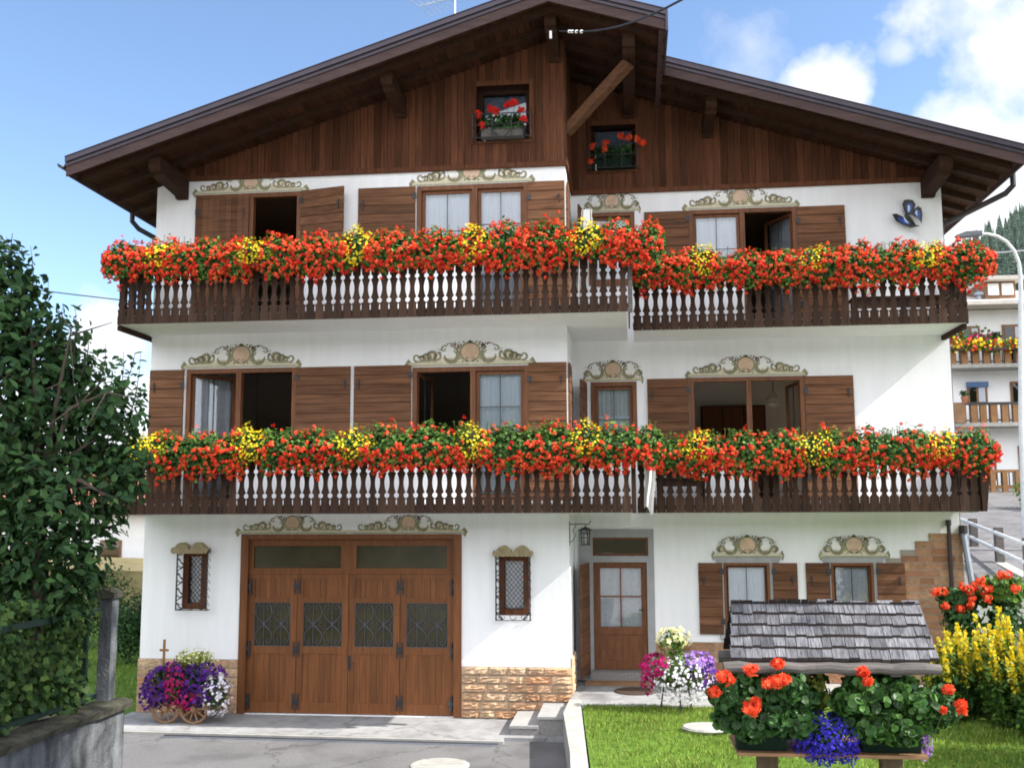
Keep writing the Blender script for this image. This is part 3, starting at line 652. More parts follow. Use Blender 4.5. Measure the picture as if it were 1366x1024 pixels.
# --- walls (render) with the openings cut out
b = MB()
skin(b, XL, 0, 0, WT, YL, holes_l, 'plaster'); skin(b, 0, XR, .0, WT, YR, holes_r, 'plaster')
b.add([(0, YL, 0), (0, YR, 0), (0, YR, WT), (0, YL, WT)], [(0, 1, 2, 3)], 'plaster')
b.add([(XL, DEEP, 0), (XL, YL, 0), (XL, YL, zs(XL)), (XL, DEEP, zs(XL))], [(0, 1, 2, 3)], 'plaster')
sw_ = (3.0, 5.4, 4.35, 5.75)                                       # unseen kitchen window, added in the right side wall to let sun in
for y0, y1, z0, z1 in ((YR, sw_[0], 0, zs(XR)), (sw_[1], DEEP, 0, zs(XR)), (sw_[0], sw_[1], 0, sw_[2]), (sw_[0], sw_[1], sw_[3], zs(XR))): b.add([(XR, y0, z0), (XR, y1, z0), (XR, y1, z1), (XR, y0, z1)], [(0, 1, 2, 3)], 'plaster')
b.add([(XR, DEEP, 0), (XL, DEEP, 0), (XL, DEEP, zs(XL)), (RX, DEEP, zs(RX)), (XR, DEEP, zs(XR))], [(0, 1, 2, 3, 4)], 'plaster')
b.add([(XL, YL+.012, WT), (0, YL+.012, WT), (0, YL+.012, zs(0)), (RX, YL+.012, zs(RX)), (XL, YL+.012, zs(XL))], [(0, 1, 2, 3, 4)], 'room') if False else None
b.build('wall', H)
k = MB()
for q in ((sw_[0], sw_[0]+.08, sw_[2], sw_[3]), (sw_[1]-.08, sw_[1], sw_[2], sw_[3]), (4.16, 4.24, sw_[2], sw_[3]), (sw_[0]+.08, sw_[1]-.08, sw_[2], sw_[2]+.08), (sw_[0]+.08, sw_[1]-.08, sw_[3]-.08, sw_[3])): k.box(XR-.10+.001*(q[0] == 4.16), XR+.015-.001*(q[0] == 4.16), *q, 'frame')
k.build('window', H)
def back_wall(x0, x1, Y, holes):       # the inner side of the attic front, with the window openings
    b = MB(); zz = [WT, *sorted({h[2] for h in holes}), *sorted({h[3] for h in holes})]
    xs_ = [x0, holes[0][0], holes[0][1], x1]
    for a, c in zip(xs_, xs_[1:]):
        hole = a == holes[0][0]
        lo = [(WT, WT), (holes[0][2], holes[0][2])] if hole else None
        if hole: b.add([(a, Y, WT), (c, Y, WT), (c, Y, holes[0][2]), (a, Y, holes[0][2])], [(0, 1, 2, 3)], 'room')
        zb_ = holes[0][3] if hole else WT
        top = [(c, zs(c)), (RX, zs(RX)), (a, zs(a))] if a < RX < c else [(c, zs(c)), (a, zs(a))]
        b.add([(a, Y, zb_), (c, Y, zb_)]+[(x, Y, z) for x, z in top], [tuple(range(2+len(top)))], 'room')
    b.build('attic_lining', H)
back_wall(XL, 0, YL+.02, attic_l); back_wall(0, XR, YR+.02, attic_r)

# --- rooms behind the windows
b = MB()
for x0, x1, y0, y1, m1 in ((XL+.02, -.02, .26, 5.2, 'room'), (.02, XR-.02, YR+.26, 6.5, 'room')):
    for z0, z1 in ((0.0, .05), (3.36, F1-.02), (6.5, F2-.02), (WT-.12, WT-.02)):
        b.box(x0, x1, y0, y1, z0, z1, 'room_floor')
    for z0, z1 in ((.05, 3.36), (F1-.02, 6.5), (F2-.02, WT-.12), (WT-.02, 11.0)):
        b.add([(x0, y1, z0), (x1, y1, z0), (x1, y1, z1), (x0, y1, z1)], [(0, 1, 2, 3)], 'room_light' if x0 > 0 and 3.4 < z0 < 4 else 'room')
b.build('interior_floor', H)
b = MB(); b.box(-3.7, -3.6, .26, 5.2, F1, WT, 'room'); b.box(1.05, 1.15, YR+.26, 6.5, F1, WT-.2, 'room_light'); b.box(-1.55, -1.45, .26, 5.2, .05, 3.3, 'room'); b.box(-5.95, -5.85, .26, 5.2, .05, 3.3, 'room'); b.box(1.55, 1.65, YR+.26, 6.5, .05, 3.3, 'room'); b.box(4.0, 4.1, YR+.26, 6.5, .05, 3.3, 'room'); b.box(XR-.3, XR-.2, YR+.26, 6.5, .05, 3.3, 'room'); b.box(XR-.3, XR-.2, YR+.26, 6.5, F2, WT-.2, 'room')
b.build('interior_wall', H)

# --- roof: deck and covering, soffit boards, rafters, purlins, verge boards, gutters
EL, ER = -8.22, 7.62
slopes = ((EL, RX, -1.5), (RX, 1.70, -1.5), (1.70, ER, .2))
b = MB()
for x0, x1, y0 in slopes:
    b.prism([(x0, zf(x0)+.112), (x1, zf(x1)+.112), (x1, zf(x1)+.29), (x0, zf(x0)+.29)], 'y', y0+.004, DEEP+1.0, 'roof_metal')
ROOF = b.build('roof', H)
b = MB(); k = math.cos(math.atan(SL))
for x0, x1, y0 in slopes:
    n = round((x1-x0)/.118); w = (x1-x0)/n
    for i in range(n):
        a, c = x0+i*w+.003, x0+(i+1)*w-.003; d = .004*(i % 2)
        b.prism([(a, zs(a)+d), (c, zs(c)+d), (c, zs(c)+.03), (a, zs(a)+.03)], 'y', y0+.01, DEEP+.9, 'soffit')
b.build('soffit', ROOF)
for x0, x1, y0 in slopes:
    ys = [y0+.30] + [y0+.30+.62*i for i in range(1, 19) if y0+.3+.62*i < DEEP+.6]
    for yy in ys:
        a, c = (x0+.12 if x0 == EL else x0), (x1-.12 if x1 == ER else x1)
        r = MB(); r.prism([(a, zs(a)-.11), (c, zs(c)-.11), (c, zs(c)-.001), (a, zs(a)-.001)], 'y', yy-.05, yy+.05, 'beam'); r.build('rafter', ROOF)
    v = MB(); e = .0
    v.prism([(x0, zf(x0)), (x1, zf(x1)), (x1, zf(x1)+.175), (x0, zf(x0)+.175)], 'y', y0-.028, y0, 'fascia'); v.build('verge_board', ROOF)
    v = MB()
    for lo, hi, out in ((.165, .235, .05), (.228, .312, .085)):
        v.prism([(x0, zf(x0)+lo), (x1, zf(x1)+lo), (x1, zf(x1)+hi), (x0, zf(x0)+hi)], 'y', y0-out, y0+.02, 'roof_metal')
        v.prism([(x0, zf(x0)+hi), (x1, zf(x1)+hi), (x1, zf(x1)+hi+.012), (x0, zf(x0)+hi+.012)], 'y', y0-out-.014, y0+.03, 'roof_metal')
    v.build('verge_flashing', ROOF)
v = MB(); v.box(1.702, 1.74, -1.585, .10, zf(1.74)-.03, zf(1.70)+.325, 'roof_metal'); v.box(1.60, 1.701, -1.46, 1.6, zf(1.70)-.02, zf(1.66)+.09, 'fascia'); v.build('verge_flashing', ROOF)
for x in (EL, ER):                                                   # eaves board and gutter
    s = -1 if x == EL else 1; y0 = -1.5 if x == EL else .2
    v = MB(); v.box(min(x, x-s*.03), max(x, x-s*.03), y0, DEEP+.9, zf(x)+.02, zf(x)+.26, 'fascia'); v.build('eaves_board', ROOF)
    g = MB(); pr = [(x+s*(.075+.075*math.cos(t)), zf(x)+.22+.085*math.sin(t)) for t in np.linspace(math.pi, 2*math.pi, 9)]; pr += [(x+s*(.075+.062*math.cos(t)), zf(x)+.22+.07*math.sin(t)) for t in np.linspace(2*math.pi, math.pi, 9)]
    g.prism(pr, 'y', y0-.05, DEEP+.9, 'gutter'); g.build('gutter', ROOF)
def purlin(x, yw, yf, w=.19, h=.34, drop=0.):
    zt_ = zs(x)-.112-drop; b = MB(); zb_ = zt_-h; s_l = SL*w/2
    prof = [(yw+.3, zb_), (yw-.02, zb_), (yw-.10, zb_), (yw-.14, zb_+.04), (yf+.32, zb_+.10), (yf+.20, zb_+.10), (yf+.16, zb_+.16), (yf+.06, zb_+.16), (yf+.02, zb_+.20), (yf, zb_+.25), (yf+.02, zt_), (yw+.3, zt_)]
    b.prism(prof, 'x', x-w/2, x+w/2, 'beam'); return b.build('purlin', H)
purlin(-.155, YL, -1.18); purlin(-2.88, YL, -1.18); purlin(-6.86, YL, -1.18, .2, .40)
purlin(1.12, YR, -1.18, .2, .36); purlin(2.56, YR, .52); purlin(6.46, YR, .52, .22, .40)
b = MB(); p, q = at(765, 171, -.1), at(836, 98, -.75); b.bar((.03, .10, p[1]+.02), (1.12, -.70, zs(1.12)-.112-.30), .15, .17, 'shutter'); b.build('brace', H)
for x, y0 in ((-.155, YL), ): pass
# downpipes
b = MB(); xg = EL-.05; zg = zf(EL)+.14
b.tube([(xg, .9, zg), (xg, .9, zg-.22), (xg+.06, 1.05, zg-.33), (XL-.10, 2.2, zg-.75), (XL-.10, 2.3, zg-1.0), (XL-.10, 2.3, .1)], .05, 'gutter', 8); b.build('downpipe', H)
b = MB(); xg = ER+.06; zg = zf(ER)+.14
b.tube([(xg, .95, zg), (xg, .95, zg-.25), (xg-.10, 1.05, zg-.36), (XR+.10, 2.0, zg-.62), (XR+.07, 2.05, zg-.8), (XR+.07, 2.05, 3.0)], .05, 'gutter', 8); b.build('downpipe', H)
b = MB(); b.tube([(XR+.03, YR-.08, 3.05), (XR+.03, YR-.08, 2.95), (XR+.20, YR-.12, 1.3), (XR+.20, YR-.12, .4)], .055, 'zinc', 8); b.tube([(XR+.03, YR-.08, 3.12), (XR+.03, YR-.08, 2.98)], .075, 'gutter', 8)
b.build('downpipe', H)
b = MB(); px_, pz_ = at(1265, 693, YR-.06); b.tube([(px_, YR-.06, pz_), (px_, YR-.06, .4)], .035, 'gutter', 7); b.tube([(px_, YR-.06, pz_), (px_, YR-.06, pz_-.1)], .05, 'gutter', 7); b.build('standpipe', H)

# --- balconies
GAP = [(0, .004), (.128, .004), (.135, .013), (.214, .013), (.222, .003), (.240, .004)]
GAP += [(.284-.042*math.cos(t), max(.004, .042*math.sin(t))) for t in np.linspace(.3, math.pi-.3, 7)]
GAP += [(.335+.29*t, .011+.032*math.sin(math.pi*t)**.8) for t in np.linspace(0, 1, 11)]
GAP += [(.672-.040*math.cos(t), max(.008, .040*math.sin(t))) for t in np.linspace(.3, math.pi-.3, 7)]
GAP += [(.718, .013), (.86, .013), (.868, .004), (1.0, .004)]
GAP2 = [(0, .004), (.235, .004), (.25, .008), (.285, .040), (.315, .044), (.330, .018)]+GAP[13:]   # heart-footed version
def boards(mb, p, q, zb, hgt, pitch, prof, m='balustrade', th=.024):
    p, q = Vector(p), Vector(q); d = q-p; Lh = d.length; d.normalize(); nrm = Vector((d.y, -d.x)); n = max(1, round(Lh/pitch)); w = Lh/n
    for i in range(n):
        c = p+d*(w*(i+.5)); off = .002*(i % 2); V = []
        for z, g in prof:
            for s in (-1, 1):
                for t in (0, th):
                    k = c+d*(s*(w/2-g))+nrm*(t+off); V.append((k.x, k.y, zb+z*hgt))
        F = []
        for j in range(len(prof)-1):
            o = j*4; u = o+4
            F += [(o+1, o+3, u+3, u+1), (o+2, o, u, u+2), (o, o+1, u+1, u), (o+3, o+2, u+2, u+3)]
        F += [(0, 2, 3, 1), (len(prof)*4-4, len(prof)*4-3, len(prof)*4-1, len(prof)*4-2)]
        mb.add(V, F, m)
def balcony(x0, x1, yw, yf, zb, prof, hgt=1.0, xs_fill=None, pitch=.153, left=True, right=True, slab_edge=.0):
    b = MB(); b.box(x0+.02, x1-.02, yf+.03, yw-.002, zb-slab_edge, zb+.15, 'plaster')
    if xs_fill: b.box(xs_fill[0], xs_fill[1], yw+.001, xs_fill[2], zb-slab_edge+.002, zb+.148, 'plaster')
    o = b.build('balcony', H)
    k = MB(); boards(k, (x0, yf), (x1, yf), zb+.0, hgt, pitch, prof); k.build('balustrade', o)
    for on, x, sg in ((left, x0, 1), (right, x1, -1)):
        if on:
            k = MB(); ye = yw-.01 if on is True else on
            if sg > 0: boards(k, (x, ye), (x, yf+.03), zb, hgt, pitch, prof)
            else: boards(k, (x, yf+.03), (x, ye), zb, hgt, pitch, prof)
            k.build('balustrade', o)
    r = MB(); z = zb+hgt
    r.box(x0-.03, x1+.03, yf-.05, yf+.09, z, z+.045, 'balustrade')
    r.box(x0, x1, yf+.002, yf+.05, zb+.06*hgt, zb+.125*hgt, 'balustrade'); r.box(x0, x1, yf+.002, yf+.05, zb+.875*hgt, zb+.96*hgt, 'balustrade')
    for on, x in ((left, x0), (right, x1)):
        if on: r.box(x-.05, x+.05, yf+.09, (yw-.02 if on is True else on), z, z+.044, 'balustrade')
    r.build('handrail', o)
    return o
ZB1, ZB2 = 3.37, 6.50
YFL, YFR = -1.15, .45
B2L = balcony(-7.40, 1.035, YL, YFL, ZB2, GAP, xs_fill=(.0, 1.015, YR-.001), right=YFR-.02)
B1L = balcony(-7.40, 1.035, YL, YFL, ZB1, GAP, xs_fill=(.0, 1.015, YR-.001), right=YFR-.02, slab_edge=.02)
B2R = balcony(1.11, 6.64, YR, YFR, ZB2-.03, GAP, left=False, pitch=.158)
B1R = balcony(1.13, 6.66, YR, YFR, ZB1-.01, GAP2, left=False, pitch=.158, slab_edge=.02)
for o, zb, x in ((B2L, ZB2, 1.035), (B1L, ZB1, 1.035)):              # plain corner post where the two fronts step
    k = MB(); k.box(x+.004, x+.07, YFL-.03, YFL+.05, zb-.01, zb+1.06, 'greywood' if zb > 5 else 'balustrade'); k.build('corner_post', o)
k = MB(); k.prism([(6.69, ZB1-.01), (6.76, ZB1-.01), (6.88, ZB1+1.0), (6.69, ZB1+1.0)], 'y', YFR-.03, YR-.02, 'balustrade'); k.build('end_board', B1R)
for x0, x1, yw, zb in ((-7.46, -7.38, YL, ZB2), ):                    # bearer under the outer corner
    k = MB(); k.bar((x0+.04, YFL+.1, zb-.04), (x0+.04, .5, zb-.04), .07, .08, 'beam'); k.build('bearer', B2L)
k = MB(); k.bar((6.60, YFR+.06, ZB2-.08), (6.60, YR, ZB2-.08), .07, .08, 'beam'); k.build('bearer', B2R)

# --- rough stone facing
def stones(mb, x0, x1, z0, z1, Y, rows, bulge=.035, lo=.2, hi=.48, xstart=None, face='y', m='stone'):
    h = (z1-z0)/rows
    for r in range(rows):
        za, zb_ = z0+r*h+.008, z0+(r+1)*h-.008; x = xstart(r) if xstart else x0
        if x is None: continue
        while x < x1-.02:
            w = random.uniform(lo, hi); e = min(x+w, x1)
            if x1-e < .12: e = x1
            G = 6; V = []
            for j in range(G+1):
                for i in range(G+1):
                    edge = i in (0, G) or j in (0, G)
                    d = random.uniform(.004, .012) if edge else random.uniform(.35, 1)*bulge
                    a, zz = x+.005+(e-x-.01)*i/G, za+(zb_-za)*j/G
                    V.append((a, Y-d, zz) if face == 'y' else (Y+d, a, zz))
            F = [(j*(G+1)+i, j*(G+1)+i+1, (j+1)*(G+1)+i+1, (j+1)*(G+1)+i) for j in range(G) for i in range(G)]
            n = len(V); ring = [i for i in range(G+1)]+[(j+1)*(G+1)-1 for j in range(1, G+1)]+[G*(G+1)+i for i in range(G-1, -1, -1)]+[j*(G+1) for j in range(G-1, 0, -1)]
            V += [((p[0], Y+.004, p[2]) if face == 'y' else (Y-.004, p[1], p[2])) for p in (V[i] for i in ring)]
            F += [(ring[(q+1) % len(ring)], ring[q], n+q, n+(q+1) % len(ring)) for q in range(len(ring))]
            mb.add(V, F, m); x = e
def plinth(x0, x1, z0, z1, Y, rows, **k):
    mb = MB(); stones(mb, x0, x1, z0, z1, Y-.02, rows, **k); mb.box(x0, x1, Y-.021, Y-.001, z0, z1, 'mortar'); return mb.build('stone_plinth', H)
plinth(XL-.02, gx0-.012, .05, .94, YL, 6, bulge=.02); plinth(gx1+.012, .02, .05, .875, YL, 6, bulge=.058)
mb = MB(); stones(mb, .0, 1.0, .42, 1.02, .02, 4, face='x'); mb.box(.001, .02, -.0, 1.0, .42, 1.02, 'mortar'); mb.build('stone_plinth', H)
zst = at(905, 855.5, YR)[1]
plinth(sr[1]+.005, XR+.02, .42, zst, YR, 4, bulge=.010, lo=.25, hi=.42, m='stone_red_shaded')
mb = MB(); sx = [at(p, 720, YR)[0] for p in (1180, 1200, 1220, 1239)]; sz = [at(1240, v, YR)[1] for v in (744, 733, 722, 711)]
rows = 15; ztop = sz[3]; hrow = (ztop-zst)/rows
def stair(r):
    zt_ = zst+(r+1)*hrow
    for x, z in zip(sx, sz):
        if zt_ <= z+.03: return x
    return sx[-1]
stones(mb, sx[0], XR+.02, zst, ztop, YR-.02, rows, bulge=.010, lo=.22, hi=.40, xstart=stair, m='stone_red_shaded')
for x, z, zp in zip(sx, sz, [zst]+sz): mb.box(x, XR+.02, YR-.021, YR-.001, zp, z, 'mortar')
mb.build('stone_quoin', H)

# --- painted scrollwork over the openings (mural: flat paint a millimetre or two thick)
def ribbon(mb, pts, ws, y, m):
    V = []; n = len(pts)
    for i in range(n):
        a, c = pts[max(0, i-1)], pts[min(n-1, i+1)]; dx, dz = c[0]-a[0], c[1]-a[1]; l = math.hypot(dx, dz) or 1; w = (ws(i/(n-1)) if callable(ws) else ws)/2
        V += [(pts[i][0]-dz/l*w, y, pts[i][1]+dx/l*w), (pts[i][0]+dz/l*w, y, pts[i][1]-dx/l*w)]
    mb.add(V, [(2*i, 2*i+1, 2*i+3, 2*i+2) for i in range(n-1)], m)
def disc(mb, x, z, r, y, m, k=12, sq=1): mb.add([(x+r*math.cos(2*math.pi*i/k), y, z+sq*r*math.sin(2*math.pi*i/k)) for i in range(k)], [tuple(range(k))], m)
def spiral(cx, cz, r0, r1, t0, t1, n=22): return [(cx+(r0+(r1-r0)*i/(n-1))*math.cos(t0+(t1-t0)*i/(n-1)), cz+(r0+(r1-r0)*i/(n-1))*math.sin(t0+(t1-t0)*i/(n-1))) for i in range(n)]
def ornament(x0, x1, z0, z1, Y, wide=True, ears=(1, 1), base=True, cxs=None):
    mb = MB(); h = z1-z0; Y -= .004
    L1, L2, L3, L4 = Y, Y-.0012, Y-.0024, Y-.0036
    def unit(xc, hw, e):
        X = lambda u: xc+u*hw
        Z = lambda v: z0+h*v
        a = h/hw                                               # keeps circles round: v*a = u
        if base:
            mb.add([(X(-.95 if e[0] else -1), L1, Z(.03)), (X(.95 if e[1] else 1), L1, Z(.03)), (X(.95 if e[1] else 1), L1, Z(.19)), (X(-.95 if e[0] else -1), L1, Z(.19))], [(0, 1, 2, 3)], 'p_cream')
            mb.add([(X(-.95), L2, Z(.02)), (X(.95), L2, Z(.02)), (X(.95), L2, Z(.06)), (X(-.95), L2, Z(.06))], [(0, 1, 2, 3)], 'p_olive')
            for s, on in ((-1, e[0]), (1, e[1])):
                if on:
                    mb.add([(X(s*.955)-0, L2, Z(-.16)), (X(s*.90), L2, Z(.04)), (X(s*.90), L2, Z(.20)), (X(s*.945), L2, Z(.33)), (X(s*1.0), L2, Z(.10))][::s], [(0, 1, 2, 3, 4)], 'p_olive')
                    mb.add([(X(s*.90), L3, Z(.17)), (X(s*.90), L3, Z(.05)), (X(s*.95), L3, Z(-.02)), (X(s*.935), L3, Z(.13))][::s], [(0, 1, 2, 3)], 'p_cream')
        # beige ground behind the scrolls
        span = .80 if wide else .80
        prof = [(u, .19+.30*max(0, 1-abs(u)/span)**.75+ (.10 if abs(u) < .2 else 0)) for u in np.linspace(-span, span, 25)]
        mb.add([(X(u), L1-.0004, Z(v)) for u, v in prof]+[(X(span), L1-.0004, Z(.18)), (X(-span), L1-.0004, Z(.18))], [tuple(range(len(prof)+2))[::-1]], 'p_beige')
        rc = .34 if wide else .33
        zc = .56
        mb.add([(X(rc*a*math.cos(t)*1.06), L3, Z(zc+rc*math.sin(t))) for t in np.linspace(0, 2*math.pi, 25)[:-1]], [tuple(range(24))], 'p_peach')
        ribbon(mb, [(X(1.06*(rc+.03)*a*math.cos(t)), Z(zc+(rc+.03)*math.sin(t))) for t in np.linspace(-1.35, 4.49, 34)], h*.075, L4, 'p_olive')
        for s in (-1, 1):
            q = lambda pts: [(xc+s*(p[0]), p[1]) for p in pts]
            ribbon(mb, q(spiral(.09*h, Z(.30), .10*h, .03*h, -2.2, 3.2)), h*.05, L4, 'p_olive')                     # curls under the cartouche
            for j in range(7):                                                                                       # beaded shells beside it
                t = -.9+j*.32; mb_r = rc+.13
                disc(mb, xc+s*h*mb_r*1.02*math.cos(t), Z(zc)+h*mb_r*math.sin(t), h*.04, L2, 'p_olive' if j % 2 else 'p_dark', 8)
            # crown
            disc(mb, xc+s*.07*h, Z(.95), .07*h, L4-.0006, 'p_olive', 8, .6); disc(mb, xc, Z(.97), .06*h, L4-.001, 'p_dark', 8)
            # big C scroll with a white heart
            c1 = (.78 if wide else .80)*h
            disc(mb, xc+s*c1, Z(.50), .22*h, L2, 'p_white', 14, .9)
            ribbon(mb, q(spiral(c1, Z(.45), .34*h, .24*h, math.pi*.62, -math.pi*.0+2*math.pi, 26)), lambda t: h*(.05+.11*math.sin(math.pi*t)), L3, 'p_olive')
            ribbon(mb, q(spiral(c1+.02*h, Z(.42), .27*h, .2*h, math.pi*.8, 2*math.pi*.93, 20)), h*.022, L4, 'p_dark')
            ribbon(mb, q(spiral(c1-.20*h, Z(.62), .035*h, .13*h, 7.2, 1.2, 20)), h*.045, L4, 'p_olive')
            ribbon(mb, q(spiral(c1+.25*h, Z(.70), .03*h, .14*h, -4.0, 2.2, 20)), h*.045, L4, 'p_olive')
            for j in range(4): ribbon(mb, q([(c1-.05*h+j*.05*h, Z(.2)), (c1-.08*h+j*.05*h, Z(.36+.05*(j % 2)))]), lambda t: h*.05*(1-t), L4, 'p_olive')
            for j in range(9):                                                                                       # leaf comb over the scroll
                t = 2.3-j*.26; disc(mb, xc+s*(c1+.42*h*math.cos(t)), Z(.46)+.45*h*math.sin(t), h*.033, L3, 'p_dark' if j % 3 else 'p_olive', 6)
            rr = random.Random(5+int(s))
            for j in range(26):                                                                                      # the little flowers
                t = rr.uniform(0, 6.28); rad = h*.20*math.sqrt(rr.random()); disc(mb, xc+s*(.55*h+rad*1.25*math.cos(t)), Z(.86)+rad*.62*math.sin(t), h*rr.uniform(.018, .034), L4, ('p_red', 'p_red', 'p_dark', 'p_olive')[j % 4], 6)
            for j in range(8):
                t = j/7; disc(mb, xc+s*h*(.78+.50*t), Z(.90-.26*t+.05*(j % 2)), h*.024, L3, ('p_red', 'p_olive', 'p_dark')[j % 3], 6)
            if wide:                                                                                                 # long acanthus tail ending in a curl
                c2, end = 1.34*h, .80*hw
                ribbon(mb, q(spiral(c2, Z(.40), .045*h, .19*h, 8.6, 1.9, 26)), lambda t: h*(.05+.05*t), L3, 'p_olive')
                for j, (t, rr_, zz_) in enumerate(((.22, .20, .40), (.52, .155, .345), (.78, .115, .30))):       # row of leafy volutes, smaller outwards
                    vx, vz = c2+(end-c2)*t, Z(zz_)
                    disc(mb, xc+s*vx, vz, rr_*1.12*h, L2, 'p_beige', 14)
                    ribbon(mb, q(spiral(vx, vz, .035*h, rr_*h, 7.4, .6, 24)), lambda v: h*(.04+.06*v), L3, 'p_olive')
                    ribbon(mb, q(spiral(vx, vz, .05*h, rr_*.86*h, 7.0, 1.4, 20)), h*.018, L4, 'p_dark')
                    for i in range(6):
                        an = .5+i*.42; disc(mb, xc+s*(vx+rr_*1.18*h*math.cos(an)), vz+rr_*1.18*h*math.sin(an), h*.036*(1-.3*t), L3, 'p_olive' if (i+j) % 3 else 'p_dark', 7)
                ribbon(mb, q([(c2+(end-c2)*t, Z(.23-.02*t)) for t in np.linspace(.0, 1.02, 10)]), lambda t: h*(.07-.03*t), L4, 'p_olive')
                ribbon(mb, q(spiral(end+.01*hw, Z(.37), .17*h, .045*h, -math.pi*.6, math.pi*1.15, 22)), lambda t: h*(.09-.04*t), L3, 'p_olive')
            else:
                for j in range(5):
                    ang = .25+.42*j; ribbon(mb, q([(1.18*h+.02*h*math.cos(ang), Z(.26)), (1.18*h+.17*h*math.cos(ang), Z(.30)+.20*h*math.sin(ang)), (1.18*h+.24*h*math.cos(ang+.25), Z(.30)+.27*h*math.sin(ang+.25))]), lambda t: h*(.12-.08*t), L3, 'p_olive')
                disc(mb, xc+s*1.16*h, Z(.36), .10*h, L4, 'p_beige', 10); ribbon(mb, q(spiral(1.16*h, Z(.36), .04*h, .11*h, 0, 7, 20)), h*.03, L4-.0006, 'p_dark')
    w = x1-x0
    if cxs is None: unit((x0+x1)/2, w/2, ears)
    else:
        k = len(cxs)
        for i in range(k): unit(x0+w*(i+.5)/k, w/2/k, (i == 0, i == k-1))
    return mb.build('painted_ornament', H)
ORN = {(YL, 461.5): zA, (YL, 456.5): zB, (YL, 231.5): zU, (YL, 218.5): zU, (YR, 479): zC, (YR, 257): zC2, (YR, 475): zD, (YR, 251.5): zD2}
for p0, p1, y0, y1, Y, wide in ((241.5, 403, 461.5, 493, YL, 1), (540, 715.5, 456.5, 490, YL, 1), (257, 413, 231.5, 257.5, YL, 1), (545.5, 714, 218.5, 248.5, YL, 1),
                                (777, 858.5, 479, 507, YR, 0), (777, 855, 257, 282.5, YR, 0), (913, 1078, 475, 503, YR, 1), (909, 1067, 251.5, 278.5, YR, 1),
                                (948.5, 1045.5, 713.5, 743, YR, 0), (1091.5, 1186.5, 713.5, 743, YR, 0)):
    q = list(rect(p0, p1, y0, y1, Y)); zt_ = ORN.get((Y, y0))
    if zt_: q[3] += zt_+.018-q[2]; q[2] = zt_+.018
    ornament(*q, Y-(.028 if y0 > 700 else 0), wide)
q = rect(314, 624, 687, 713, YL); ornament(q[0], q[1], gz1+.016, gz1+.016+q[3]-q[2], YL, True, cxs=(0, 1))
